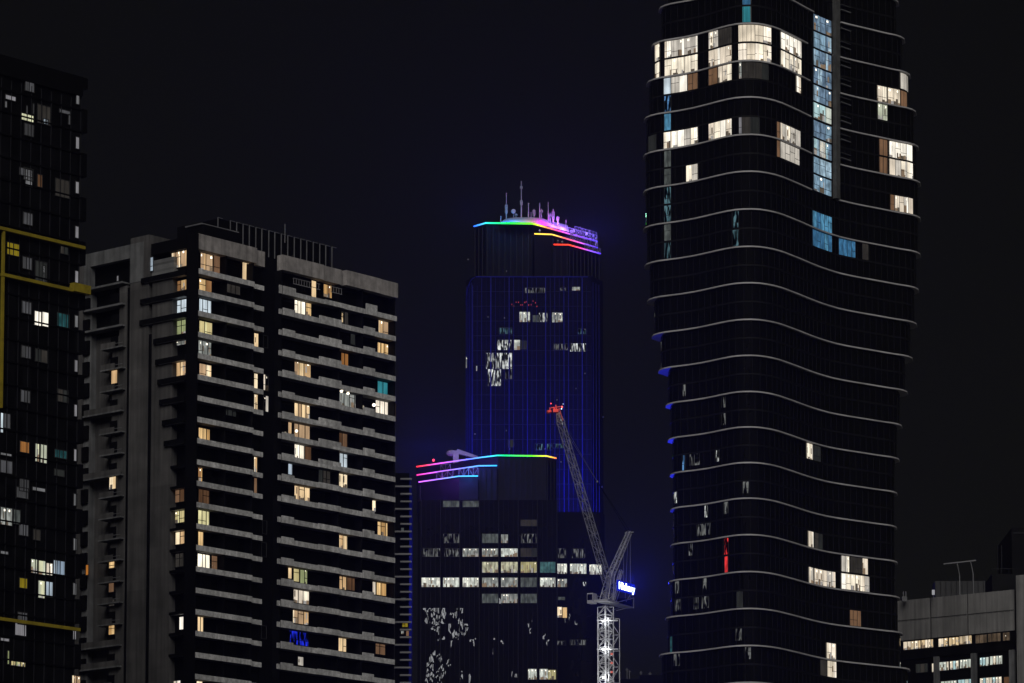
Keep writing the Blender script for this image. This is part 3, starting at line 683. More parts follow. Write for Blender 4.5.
for k in range(13):  # red LED reflections painted as tiny glowing panes
    u, v = 512 + 2.1*k + rnd.uniform(-.5, .5), 303.5 + 2.2*math.sin(k*1.7) + rnd.uniform(-1, 1)
    FTt.window(tall, u - .4, u + .4, v - .6, v + .6, 'redglint', o=.12, panes=1, trans=False)
# pin-prick lights
for (u, v) in ((490.7,420.3),(506.3,430.6),(509.8,449),(545,449),(585,373.5),(603.2,417),(585,329.5),(561,462),(557,400),(576,388.5),(468,259.5),(506.5,271.2),(475,434),(610-8,487),(488,317),(504.5,318)):
    FTt.window(tall, u - .45, u + .45, v - .45, v + .45, 'greyb' if u < 600 else 'dim', o=.15, panes=1, trans=False)

# ================================================================== LOWER OFFICE TOWER
YS = 955.0
low = thing('office_tower', 'lower glass office tower with stepped neon crown and rows of white office windows', 'office tower', (at_y(490, 500, YS).x, YS, 0))
XS = lambda u: at_y(u, 560, YS).x
zB2 = at_y(490, 500, YS).z
fp = [(XS(421), YS), (XS(557), YS), (XS(557.3), YS + 34), (XS(418), YS + 34), (XS(417.3), YS + 4)]
m = MB(); m.prism(fp, 0, zB2); m.build('glass_wall', glass_r, low)
m = MB(); zW = at_y(575, 512, YS + 10).z; m.prism([(XS(557.4), YS + 10), (XS(601), YS + 10), (XS(606), YS + 14), (XS(606), YS + 30), (XS(557.4), YS + 30)], 0, zW)
m.build('wing_wall', glass_r, low)
za = at_y(520, 455.6, YS + 4).z
A1 = [at_z(u, v, za) for u, v in ((416.6, 466.7), (481, 457.4), (497.5, 455.4), (546.5, 456), (556.2, 458.2))]
zb = at_y(490, 465.6, YS + 2.5).z
A2 = [at_z(u, v, zb) for u, v in ((416.9, 475), (478.5, 465.8), (497, 465.6))]
zc = at_y(470, 476.2, YS + 1).z
A3 = [at_z(u, v, zc) for u, v in ((418.8, 482), (459, 476.2), (478, 476))]
m = MB(); ins = lambda P: [(p.x, p.y + .6) for p in P]
m.prism(ins(A1) + [(A1[-1].x, YS + 33), (A1[0].x, YS + 33)], zB2 - .5, za - .3)
m.prism(ins(A2) + [(A2[-1].x - .2, A2[-1].y + 9), (A2[0].x + .2, A2[0].y + 9)], zB2 - .5, zb - .3)
m.prism(ins(A3) + [(A3[-1].x - .2, A3[-1].y + 9), (A3[0].x + .2, A3[0].y + 9)], zB2 - .5, zc - .3)
m.build('crown', solid('crown_panel', (.004,.004,.010), .6, spec=.1), low)
lA1 = ramp_led('led_low_a', [(0, (1,.12,.10)), (.08, (1,.2,.35)), (.2, (.8,.28,1)), (.42, (.3,.4,1)), (.56, (.2,.7,1)), (.66, (.05,1,.4)), (.82, (.3,1,.08)), (.93, (1,.8,.2)), (1, (1,.35,.12))], 2.0)
lA2 = ramp_led('led_low_b', [(0, (1,.15,.5)), (.25, (.75,.3,1)), (.6, (.35,.4,1)), (.85, (.25,.6,1)), (1, (.12,.6,1))], 2.0)
lA3 = ramp_led('led_low_c', [(0, (.8,.3,1)), (.35, (.55,.35,1)), (.7, (.25,.6,1)), (1, (.14,.7,1))], 2.0)
led(low, [tuple(p) for p in A1], lA1, .16); led(low, [tuple(p) for p in A2], lA2, .15); led(low, [tuple(p) for p in A3], lA3, .15)
m = MB()
lattice(A3[0].lerp(A3[1], .45), A3[0].lerp(A3[1], .85), 1.7, 3, .05); lattice(A3[1], A3[2], 2.0, 4, .05); lattice(A2[0].lerp(A2[2], .3), A2[0].lerp(A2[2], .42), 1.8, 2, .06)
m.build('terrace_rail', MATS['white_paint'], low)
for (u, v, c_, e) in ((424, 464, (1,.05,.3), 500), (438, 464, (.5,.1,1), 900), (452, 460, (.3,.12,1), 1200), (466, 458, (.15,.1,1), 1500), (478, 456, (.05,.2,1), 900), (440, 478, (.3,.1,1), 900), (468, 475, (.05,.25,1), 700)):
    p = at_y(u, v, YS - 1.5); d = bpy.data.lights.new('led_wash', 'POINT'); d.energy = e * 2.4; d.color = c_; d.shadow_soft_size = .6
    o = bpy.data.objects.new('led_wash', d); COL.objects.link(o); o.location = p + Vector((0, 0, .6))
m = MB(); c1 = at_y(449, 453.2, YS + 14); c2 = at_y(478, 457, YS + 14)   # rooftop cleaning machine
m.ball((c1.x + .6, YS + 14, c1.z), .85, n=10, sx=1.5); m.box(c1.x + 1, c1.x + 2.4, YS + 13.3, YS + 14.7, za - .3, c1.z + .6)
m.hexa([(c1.x+2,YS+13.4,c1.z-.2),(c2.x,YS+13.4,c2.z-.5),(c2.x,YS+14.6,c2.z-.5),(c1.x+2,YS+14.6,c1.z-.2),(c1.x+2,YS+13.4,c1.z+1.0),(c2.x,YS+13.4,c2.z+.1),(c2.x,YS+14.6,c2.z+.1),(c1.x+2,YS+14.6,c1.z+1.0)])
m.build('cleaning_machine', whitem, low)
m = MB(); c = at_y(433.5, 460.3, YS + 8); m.ball((c.x, YS + 8, c.z), .32); m.bar((c.x, YS+8, za), (c.x, YS+8, c.z), .05)
m.build('warning_lamp', lit('lit_warning', (1, .05, .12), 2.5, 'flat'), low)
m = MB()
for a, b, zt_ in ((A3[0], A3[2], zc), (A1[2], A1[3], za), (A1[3], A1[4], za), (A2[1], A2[2], zb)):
    L_ = (b - a).length; k = .4
    while k < L_:
        q = a.lerp(b, k / L_); m.box(q.x - .1, q.x + .1, q.y + .3, q.y + .62, zB2, zt_ - .8); k += 1.3
m.build('ribs', MATS['rib_metal'], low)
FLo = Facade((fp[0][0], YS), (fp[1][0], YS))
mg = MB(); W2 = fp[1][0] - fp[0][0]
for k in range(29):
    t = W2 * k / 28; r_ = .09 if k % 4 == 0 else .03; FLo.box(mg, t - r_, t + r_, 20, zB2, .003, .25 if k % 4 == 0 else .1)
mg.build('mullions', solid('dark_aluminium', (.009, .009, .010), .5, spec=.06), low)
cols = [(421.5,440.6),(443,459.3),(462.6,478.8),(482,498.2),(501,517.8),(520.6,536.8),(540,555.5)]
rows = {(548.5,556.7): ['brokend','brokend','officem','officem','office','dim',None], (562,572.7): [None,None,None,'officey','officey','officey','officet'], (577.7,587): ['office','office','office','officem','officem','officed','office'],
        (594,603): [None,None,None,'officed','officem','officed',None], (534,543): [None,'brokend',None,'officed',None,'brokend',None], (501,507): [None,'officed','officed',None,None,None,None], (520,526):[None,None,None,None,None,'dim',None]}
for (v0, v1), st in rows.items():
    for (u0, u1), s_ in zip(cols, st):
        if s_: FLo.window(low, u0 + (rnd.random()*3 if s_ == 'brokend' else 0), u1, v0, v1, s_, o=.1, panes=4 if s_[:6] == 'office' else 3, trans=False)
for q in ((528,536.7,669,679.5,'office',3),(539.5,548,669,679.5,'office',2),(548,556,670,679.5,'officey',2),(501,508,534.5,543,'officem',2),):
    FLo.window(low, *q[:5], o=.1, panes=q[5], trans=False)
FWi = Facade((XS(557.4), YS + 10), (XS(601), YS + 10))
for q in ((557,567,563.8,573.8,'office',3),(570,586.5,563.8,573.8,'office',5),(589.3,602,564.5,574.5,'office',4),(557,567,579,587,'officem',3),(557,562,607,617.5,'warm',1),(562.5,567,607.5,617.8,'amber',1),(558,565,597,600,'officed',2),(558,566,548.5,558,'brokend',3),(572,585,549,558,'brokend',4),(557,566,641,645,'brokend',3),(570,586,640,645,'brokend',4),(583,586,582,586,'broken',1)):
    FWi.window(low, *q[:5], o=.05, panes=q[5], trans=False)
# ---- blue floodlights standing on the two roofs; added halo lamps below
def spot(loc, target, power, col, size=R(120), rad=.5, blend=.6):
    d = bpy.data.lights.new('flood_halo_spot', 'SPOT'); d.energy = power; d.color = col; d.spot_size = size; d.spot_blend = blend; d.shadow_soft_size = rad
    o = bpy.data.objects.new('flood_halo_spot', d); COL.objects.link(o); o.location = loc
    o.rotation_euler = (Vector(target) - Vector(loc)).to_track_quat('-Z', 'Y').to_euler(); return o
BLUE = (.02, .03, 1)
for u in (440, 490, 530):
    p = at_y(u, 470, YS + 12); spot((p.x, YS + 18, za + 1.5), (at_y(u + 40, 400, YT).x, YT, za + 12), 30000, BLUE, R(150), 1.0)
p = at_y(580, 515, 975); spot((p.x, 978, zW + 1.5), (p.x, YT, zW + 22), 90000, BLUE, R(150), 1.0)
HAZE_D = 0.00005
# added lamps that light the haze into halos, aimed out from the roof edges
for (u, v, Y_, tgt, e) in ((598, 246, YT + 8, (4, -30, 12), 42000), (577, 236, YT + 8, (5, -30, 15), 22000), (478, 222, YT + 6, (-20, -30, 10), 14000)):
    p = at_y(u, v, Y_); spot((p.x, Y_, p.z + 1.5), (p.x + tgt[0], Y_ + tgt[1], p.z + tgt[2]), e, BLUE, R(120), .8, .8)
for (u, v, e) in ((421, 464, 50000), (455, 459, 34000)):
    p = at_y(u, v, YS + 8); spot((p.x, YS + 8, p.z + 1.5), (p.x - 10, YS - 20, p.z + 12), e, BLUE, R(150), .8, .8)
# ================================================================== TOWER CRANE
YC = 740.0
base = at_y(607.5, 640, YC)
crane = thing('tower_crane', 'pale lattice tower crane with raised jib, red tip lamp and blue company sign', 'crane', (base.x, YC, 0))
mx, ztopm = base.x, at_y(607, 607, YC).z
def truss(mb, a, b, w, n, r, rd, side=None, taper=1.0):
    a = Vector(a); b = Vector(b); d = (b - a).normalized(); e = side.normalized() if side else Vector((1,0,0)); e = (e - d * e.dot(d)).normalized(); f = d.cross(e)
    def ring(t):
        c = a.lerp(b, t); ww = w/2 * (1 + (taper - 1) * t); return [c + e*ww*sx + f*ww*sy for sx, sy in ((-1,-1),(1,-1),(1,1),(-1,1))]
    pr = ring(0)
    r *= 1.35; rd *= 1.35
    for k in range(n):
        nx_ = ring((k+1)/n)
        for j in range(4):
            j2 = (j+1) % 4
            mb.bar(pr[j], nx_[j], r); mb.bar(nx_[j], nx_[j2], rd)
            mb.bar(pr[j] if (k+j) % 2 else pr[j2], nx_[j2] if (k+j) % 2 else nx_[j], rd)
            
        pr = nx_
m = MB(); rot = Vector((math.cos(R(40)), math.sin(R(40)), 0))
nm = int(ztopm / 1.5)
truss(m, (mx - .35, YC, 0), (mx - .35, YC, ztopm), 2.05, nm, .10, .055, rot)
m.build('mast', steel, crane)
m = MB(); truss(m, (mx + .3, YC + .2, 0), (mx + .3, YC + .2, ztopm - 2.2), 2.75, nm // 2, .06, .04, rot)
for v in (622, 650.5): 
    q = at_y(607, v, YC); m.box(q.x - 1.9, q.x + 2.0, YC - 1.9, YC - 1.75, q.z - .1, q.z + .1)
m.build('climbing_frame', steel, crane)
zp_ = at_y(607, 603, YC).z
hd = Vector((math.sin(R(29)), math.cos(R(29)), 0))                      # the counter-jib points this way
sd_ = Vector((hd.y, -hd.x, 0))
c0 = Vector((mx, YC, zp_))
m = MB()
def obox(mb, c, L0, L1, w0, w1, z0, z1, mi=0):
    P = lambda l, w_, z: tuple(c + hd*l + sd_*w_ + Vector((0,0,z)))
    mb.hexa([P(L0,w0,z0),P(L0,w1,z0),P(L1,w1,z0),P(L1,w0,z0),P(L0,w0,z1),P(L0,w1,z1),P(L1,w1,z1),P(L1,w0,z1)], mi)
obox(m, c0, -2.6, 2.0, -1.4, 1.4, 0, .35); 
m.build('slewing_deck', steel, crane)
m = MB(); obox(m, c0, 2.0, 8.6, -1.1, 1.1, .05, .22); 
for s_ in (-1.1, 1.1):
    m.bar(c0 + hd*1.5 + sd_*s_ + Vector((0,0,.2)), c0 + hd*8.4 + sd_*s_ + Vector((0,0,1.9)), .09); m.bar(c0 + hd*8.5 + sd_*s_, c0 + hd*8.5 + sd_*s_ + Vector((0,0,2)), .09)
    m.bar(c0 + hd*1.5 + sd_*s_ + Vector((0,0,-1.3)), c0 + hd*7.4 + sd_*s_ + Vector((0,0,.1)), .09)
m.build('counter_jib', steel, crane)
m = MB(); obox(m, c0, 4.8, 8.2, -.9, .9, .25, 1.5); m.build('machinery_house', dark2, crane)
cab = MB(); cc_ = c0 + sd_*(-2.3); obox(cab, cc_, -2.6, -1.0, -.6, .6, -.2, 1.7); obox(cab, cc_, -2.66, -2.61, -.5, .5, .4, 1.5, 1)
cab.build('cab', [steel, glass_a], crane)
m = MB(); obox(m, c0, -2.8, 2.2, -1.7, -1.62, 1.3, 1.36); obox(m, c0, -2.8, 2.2, -1.7, -1.64, .7, .74)
for k in range(6): obox(m, c0, -2.8 + k, -2.75 + k, -1.7, -1.64, .3, 1.3)
m.build('deck_rail', steel, crane)
foot = at_y(608.3, 585, YC - 1.5); tip = at_y(558, 413, YC - 17)
m = MB()
truss(m, foot, foot.lerp(tip, .94), 1.3, 19, .058, .026, sd_, .75); truss(m, foot.lerp(tip, .94), tip, 1.1, 3, .06, .04, sd_, .4)
m.build('jib', solid('jib_steel', (.3, .3, .32), .6), crane)
apex = at_y(629.3, 532.5, YC + 6)
m = MB()
for s_ in (-.9, .9):
    truss(m, c0 + hd*.4 + sd_*s_ + Vector((0,0,.3)), c0.lerp(apex, .45) + sd_*s_ - hd*.2, .5, 7, .045, .024, sd_)
truss(m, at_y(611, 575, YC), apex, 1.0, 8, .058, .03, sd_, .7)
truss(m, c0 + hd*(-.5) + Vector((0,0,.3)), at_y(611, 573, YC), 1.8, 4, .07, .035, sd_, .55)
m.bar(apex + sd_*.9, apex - sd_*.9, .12)
m.build('a_frame', steel, crane)
m = MB()
for k, s_ in enumerate((-.55, .55)):
    e_ = c0 + hd*8.2 + sd_*s_ + Vector((0,0,1.5)); m.bar(apex + sd_*s_*.4, e_, .06, n=5)
q = at_y(623.6, 545, YC + 4); m.bar(q, at_y(623.6, 590, YC + 4), .055, n=5)
m.build('stay_rope', pale, crane)
m = MB(); jt = foot.lerp(tip, .93)
mid = jt.lerp(apex, .52); m.bar(jt, mid, .045, n=5); m.bar(jt + sd_*.5, mid, .04, n=5); m.ball(mid, .22)
m.build('pendant_rope', pale, crane)
m = MB(); m.bar(mid, apex + sd_*.3, .05, n=5); m.bar(mid, apex - sd_*.3, .05, n=5); m.build('luffing_rope', dark2, crane)
m = MB(); hk = tip + Vector((-.9, -1.5, -.2))
m.bar(tip + Vector((-1.6, 0, .9)), tip + Vector((.5, 0, 1.2)), .1); m.bar(tip + Vector((-1.9, 0, -.1)), tip + Vector((-1.2, 0, 1.1)), .1); m.bar(tip + Vector((-.9, 0, 1.1)), tip + Vector((.3, 0, -.3)), .13); m.bar(tip + Vector((-.4, 0, 1.5)), tip + Vector((-.2, 0, 0)), .12); m.box(tip.x - .9, tip.x + .1, tip.y - .4, tip.y + .4, tip.z + .1, tip.z + .7); m.bar(tip + Vector((-1.3, 0, .3)), tip + Vector((-2.0, -.3, .1)), .3, n=8); m.bar(tip + Vector((.2,0,.9)), tip + Vector((.9,0,-1.4)), .1)
m.build('jib_head', solid('red_steel', (.45, .08, .06), .6), crane)
for (u, v, r_, c_) in ((562, 406.8, .17, (1,.12,.1)), (551, 403.5, .13, (1,.06,.04)), (563.2, 404, .1, (.7,.85,1)), (561.5, 408.8, .12, (.7,.85,1)), (561, 420, .08, (.7,.75,.8)), (562.5, 424, .08, (.7,.75,.8))):
    m = MB(); q = at_y(u, v, YC - 17.8); m.ball(q, r_); m.build('jib_lamp', lit('lit_jib_%d' % int(u*10), c_, 2.2 if r_ > .1 else .8, 'flat'), crane)
d = bpy.data.lights.new('jib_lamp_light', 'POINT'); d.energy = 60; d.color = (1, .05, .03); d.shadow_soft_size = .2
o = bpy.data.objects.new('jib_lamp_light', d); COL.objects.link(o); o.location = at_y(554, 406, YC - 18.6)
# white work lamps inside the mast
for v in (622, 650, 678):
    q = at_y(604, v, YC); m = MB(); m.box(q.x - .35, q.x + .35, YC - 1.1, YC - .9, q.z - .2, q.z + .2); m.build('work_lamp', lit('lit_work', (.95, .98, 1), 3.0, 'flat'), crane)
    for (dx, dy, e) in ((.2, -2.6, 190), (-.1, .1, 60)):
        d = bpy.data.lights.new('work_light', 'POINT'); d.energy = e; d.color = (.95, .98, 1); d.shadow_soft_size = .3
        o = bpy.data.objects.new('work_light', d); COL.objects.link(o); o.location = (q.x + dx, YC + dy, q.z)
for v in (655, 664, 673): 
    q = at_y(611.5, v, YC); m = MB(); m.box(q.x - .22, q.x + .22, YC - 1.5, YC - 1.4, q.z - .18, q.z + .18); m.build('warning_flag', lit('lit_flag', (1, .25, .2), .6, 'flat'), crane)
# company sign on the counter-jib
sA = at_y(617.8, 584.0, YC + 2.0); sB = at_y(635.6, 592.6, YC + 12)
L0 = Vector((sB.x - sA.x, sB.y - sA.y)); 
fc = bpy.data.curves.new('sign_letters', 'FONT'); fc.body = 'Hickory'; fc.size = 2.3; fc.extrude = .06; fc.offset = .05; fc.align_x = 'LEFT'
ft = bpy.data.objects.new('tmp', fc); COL.objects.link(ft)
bpy.context.view_layer.update()
dg = bpy.context.evaluated_depsgraph_get(); me = bpy.data.meshes.new_from_object(ft.evaluated_get(dg)); bpy.data.objects.remove(ft)
wx = max(v_.co.x for v_ in me.vertices); 
# the sign lies along the counter-jib, its face to the viewer's side
sz0 = at_y(626, 588.6, YC + 2.8).z
org = Vector((sA.x, YC + 2.0 - 3.6, 0)); dirn = Vector((hd.x, hd.y)); need = (sB.x - sA.x) / hd.x * .86
for v_ in me.vertices:
    k = v_.co.x / wx * need; y_ = v_.co.y; e_ = v_.co.z
    p = Vector((org.x, org.y)) + dirn * k + Vector((hd.y, -hd.x)) * (e_ + .12)
    v_.co = (p.x, p.y, sz0 - .62 + y_ * .8)
me.materials.clear(); me.materials.append(lit('lit_sign_text', (.55, .66, 1), 5.0, 'flat', True))
sg = MB(); 
def spt(k, z, e): p = Vector((org.x, org.y)) + dirn*k + Vector((hd.y, -hd.x))*e; return (p.x, p.y, z)
zs0, zs1 = sz0 - 1.0, sz0 + .95
sg.hexa([spt(-.3,zs0,.04),spt(need+.3,zs0,.04),spt(need+.3,zs0,-.2),spt(-.3,zs0,-.2),spt(-.3,zs1,.04),spt(need+.3,zs1,.04),spt(need+.3,zs1,-.2),spt(-.3,zs1,-.2)])
sign = sg.build('company_sign', lit('lit_sign_board', (.01, .03, 1), .45, 'flat', True), crane)
to = bpy.data.objects.new('lettering', me); COL.objects.link(to); to.parent = sign; to.matrix_parent_inverse = sign.matrix_world.inverted()
bpy.context.view_layer.update()
to.matrix_parent_inverse = sign.matrix_world.inverted()
m = MB()
for k in (1.0, need - 1.0):
    m.bar(spt(k, zs0, -.25), tuple(c0 + hd*(2.5 + k*.7) + Vector((0,0,.1)) - sd_*.0), .07)
m.build('sign_bracket', steel, crane)

spot((sA.x + 1.8, YC - 3.2, sz0), (sA.x + 4, YC - 30, sz0), 110000, BLUE, R(95), .5, .9)  # added lamp off the crane; lights the haze as the sign's halo
# ================================================================== BARREL TOWER (right)
bulge = thing('curved_tower', 'black wavy glass skyscraper ringed with thin pale curved bands', 'skyscraper', (at_y(760, 400, 700).x, 700, 0))
YN = 680.0
bv = [-88, -50.5, -13, 23.2, 60.6, 97, 134.4, 171.3, 209, 246.4, 282.8, 319.4, 355.4, 391.5, 427, 462.6, 498.2, 534.7, 571.6, 608.5, 645.5, 682.4, 719.5, 756.5]
EL = [(-88,668),(-10,664),(14,656.5),(50,650),(84,646),(118,643.7),(155,643),(191,643),(228,643),(265,644.5),(299,647),(336,651.6),(371,658),(406,665),(440,667),(475,669),(510,669.5),(546,669.5),(583,667.7),(620,664.5),(656,658.5),(692,655),(730,652),(770,650)]
ER = [(-60,885),(-22,893),(13,898.5),(47,905),(79,910.5),(116,917),(149,919),(183,921),(217,921),(254,921),(290,919),(324,917),(357,913),(393,907),(428,901),(463,898),(498,895.7),(531,895.3),(566,896),(601,898.7),(634,901.4),(670,909.3),(706,911),(745,913),(785,914)]
def interp(T, v):
    for (a, x), (b, y) in zip(T, T[1:]):
        if v <= b: 
            f = (v - a)/(b - a); return x + (y - x) * max(0, f)
    return T[-1][1]
zr = at_y(743, 134.4, YN).z
prof = [(643.0,159),(643.3,156.5),(645,154.3),(650,152.3),(657,150.6),(664,149.6),(678,147.6),(693,144.8),(705,141.9),(717,138.8),(727,136.5),(735,135.1),(743,134.4),(752,134.2),(760,134.7),(767,135.8),(775,137.6),(783,140.2),(790,143.2),(800,147.6),(812,153.3),(821,157.3),(830,160.8),(840,164.2),(851,167),(861,169.2),(870,171),(880,173),(891,175.3),(901,177.3),(910,178.8),(916,180.5),(919.5,182.5),(920.3,186)]
ctr = at_z(743, 134.4, zr)
base_pts = []
for u, v in prof:
    p = at_z(u, v, zr); base_pts.append((p.x - ctr.x, p.y - ctr.y))
UL, UR = 643.0 - 743, 920.3 - 743
def plan(el, er, shrink=0, z=None):
    z = z if z is not None else zr
    dep = lambda y: y * cp + (z - CAMZ) * sp
    cx = 231 / FPX * dep(ctr.y)
    # el/er: sighted silhouettes at this level
    fl = ((el - 512) / FPX * dep(ctr.y + base_pts[0][1]) - cx) / base_pts[0][0]; fr = ((er - 512) / FPX * dep(ctr.y + base_pts[-1][1]) - cx) / base_pts[-1][0]
    pts = []
    for (x, y) in base_pts:
        f = fl if x < 0 else fr
        pts.append(Vector((cx + x * f, ctr.y + y * (.35 + .65*f))))
    l, r_ = pts[0], pts[-1]
    yb_ = ctr.y + 48
    nb_ = [Vector((r_.x - 1.5, r_.y + 3)), Vector((r_.x - 6, r_.y + 8)), Vector((r_.x - 14, yb_)), Vector((l.x + 22, yb_)), Vector((l.x + 9, l.y + 14)), Vector((l.x + 2.6, l.y + 4))]
    pts = pts + nb_
    if shrink:
        n = len(pts); q = []
        for i in range(n):
            a, b = pts[i-1], pts[(i+1) % n]; d = (b - a).normalized(); q.append(pts[i] + Vector((-d.y, d.x)) * shrink)
        pts = q
    return pts
zlev = [at_y(743, v, YN).z for v in bv]
while zlev[-1] > 6.5: zlev.append(zlev[-1] - 6.3); bv.append(bv[-1] + 37)
lev = []
for v, z in zip(bv, zlev):
    el = interp(EL, v + 18 * (1178 - v) / 1007); er = interp(ER, v + 47 * (1178 - v) / 1007); lev.append((el, er))
Ffront = len(prof)
walls = []
wall = MB()
for k in range(len(zlev)):
    el0, er0 = lev[k]; el1, er1 = lev[k+1] if k + 1 < len(lev) else lev[k]
    el = max(el0, el1) + .8; er = min(er0, er1) - .8
    zt_ = zlev[k]; zb_ = zlev[k+1] if k + 1 < len(zlev) else 0; P_ = plan(el, er, .35, (zt_ + zb_)/2)
    walls.append((P_, zt_, zb_))
    wall.prism([tuple(p) for p in P_], zb_ + .002, zt_)
wall.build('glass_wall', glass_b, bulge)
mm_ = MB()
for P_, zt_, zb_ in walls[:24]:
    acc = 0; nxt = .6
    for i in range(Ffront - 1):
        a, b = P_[i], P_[i+1]; L_ = (b - a).length
        while nxt < acc + L_:
            q = a.lerp(b, (nxt - acc)/L_); mm_.box(q.x - .03, q.x + .03, q.y - .06, q.y + .0, zb_ + .3, zt_ - .05); nxt += 1.45
        acc += L_
    zm = (zt_ + zb_)/2
    for i in range(Ffront - 1):
        a, b = P_[i], P_[i+1]; d = (b - a).normalized(); nn_ = Vector((d.y, -d.x)) * .05
        mm_.hexa([(a.x+nn_.x,a.y+nn_.y,zm-.14),(b.x+nn_.x,b.y+nn_.y,zm-.14),(b.x,b.y,zm-.14),(a.x,a.y,zm-.14),(a.x+nn_.x,a.y+nn_.y,zm+.14),(b.x+nn_.x,b.y+nn_.y,zm+.14),(b.x,b.y,zm+.14),(a.x,a.y,zm+.14)])
mm_.build('mullions', solid('black_mullion', (.006, .006, .006), .7, spec=.1), bulge)
for k in range(len(zlev)):
    if zlev[k] < 8: break
    el, er = lev[k]; P_o = plan(el, er, 0, zlev[k]); P_i = plan(max(el, (lev[k+1] if k+1 < len(lev) else lev[k])[0]) + 1.6, min(er, (lev[k+1] if k+1 < len(lev) else lev[k])[1]) - 1.6, .7, zlev[k])
    m = MB(); z = zlev[k]; n = len(P_o); hh = .12
    for i in range(n):
        j = (i+1) % n; a, b, c_, d_ = P_o[i], P_o[j], P_i[j], P_i[i]
        uu, _v = proj(((a.x+b.x)/2, (a.y+b.y)/2, z))
        if 812 < uu < 837 and i < Ffront and bv[k] < 190: continue
        m.hexa([(a.x,a.y,z-hh),(b.x,b.y,z-hh),(c_.x,c_.y,z-hh),(d_.x,d_.y,z-hh),(a.x,a.y,z+hh),(b.x,b.y,z+hh),(c_.x,c_.y,z+hh),(d_.x,d_.y,z+hh)])
    m.build('band', finmat, bulge)
def cpoint(P_, u, z):
    us_ = [proj((p.x, p.y, z))[0] for p in P_[:Ffront]]
    for i in range(Ffront - 1):
        if us_[i] <= u <= us_[i+1] and us_[i+1] > us_[i]:
            f = (u - us_[i])/(us_[i+1] - us_[i]); a, b = P_[i], P_[i+1]; d = (b - a).normalized(); return a.lerp(b, f), Vector((d.y, -d.x))
    i = 3 if u < us_[3] else Ffront - 3
    a, b = P_[i], P_[i+1]; d = (b - a).normalized(); return a, Vector((d.y, -d.x))
def bwin(u0, u1, vc, style, n=None, hf=1.0, parent=None, trans=.5, double=False, name='window'):
    uc = (u0 + u1)/2; best = None
    for P_, zt_, zb_ in walls:
        for h in (0, 1):
            zc_ = zt_ - (zt_ - zb_) * (.25 + .5*h); p, _ = cpoint(P_, uc, zc_); e = abs(proj((p.x, p.y, zc_))[1] - vc)
            if best is None or e < best[0]: best = (e, P_, zt_, zb_, h)
    _, P_, zt_, zb_, h = best
    hs = (zt_ - zb_)/2; z1_ = zt_ - h*hs - (.22 if h == 0 else .18); z0_ = zt_ - (h+1)*hs + (.18 if h == 0 else .26)
    if hf < 1: z0_ = z1_ - (z1_ - z0_)*hf
    zc_ = (z0_ + z1_)/2
    n = n or max(1, round((u1 - u0)/7.2)); pal = PAL[style]; mb = MB(); ou, ov = rnd.uniform(0, 90), rnd.uniform(0, 90)
    base_ = rnd.randrange(len(pal))
    for k in range(n):
        ua, ub = u0 + (u1-u0)*k/n, u0 + (u1-u0)*(k+1)/n; sub = max(1, int((ub - ua)/1.6))
        for s_ in range(sub):
            pa, na = cpoint(P_, ua + (ub-ua)*s_/sub, zc_); pb, nb2 = cpoint(P_, ua + (ub-ua)*(s_+1)/sub, zc_)
            nv = (na + nb2).normalized(); ll = (pb - pa).length
            if s_ == 0: rq = room_quads(style, len(pal), base_)
            for (fx0, fx1, fy0, fy1, mi, ly) in rq:
                f0 = min(1, max(0, fx0*sub - s_)); f1 = min(1, max(0, fx1*sub - s_))
                if f1 - f0 < .01: continue
                A_ = pa.lerp(pb, f0) + nv*(.06 + .02*ly); B_ = pa.lerp(pb, f1) + nv*(.06 + .02*ly); Z0, Z1 = z0_ + (z1_-z0_)*fy0, z0_ + (z1_-z0_)*fy1
                ux0 = ou + k*3 + (s_ + f0)*ll; ux1 = ou + k*3 + (s_ + f1)*ll
                mb.quad([(A_.x,A_.y,Z0),(B_.x,B_.y,Z0),(B_.x,B_.y,Z1),(A_.x,A_.y,Z1)], mi, [(ux0, ov+Z0),(ux1, ov+Z0),(ux1, ov+Z1),(ux0, ov+Z1)])
            if s_ == 0 and rnd.random() < trans:
                zt2 = z0_ + (z1_-z0_)*rnd.choice((.38, .3, .6)); A2_ = pa + nv*.14; pe, _ = cpoint(P_, ub, zc_); B2_ = pe + nv*.14
                mb.bar((A2_.x, A2_.y, zt2), (B2_.x, B2_.y, zt2), .045)
    for k in range(n + 1):
        p, nv = cpoint(P_, u0 + (u1-u0)*k/n, zc_); p = p + nv*.12; mb.bar((p.x, p.y, z0_), (p.x, p.y, z1_), .045)
    return mb.build(name, [frame] + pal + PAL['furn'] + PAL['lampw'], parent or bulge)
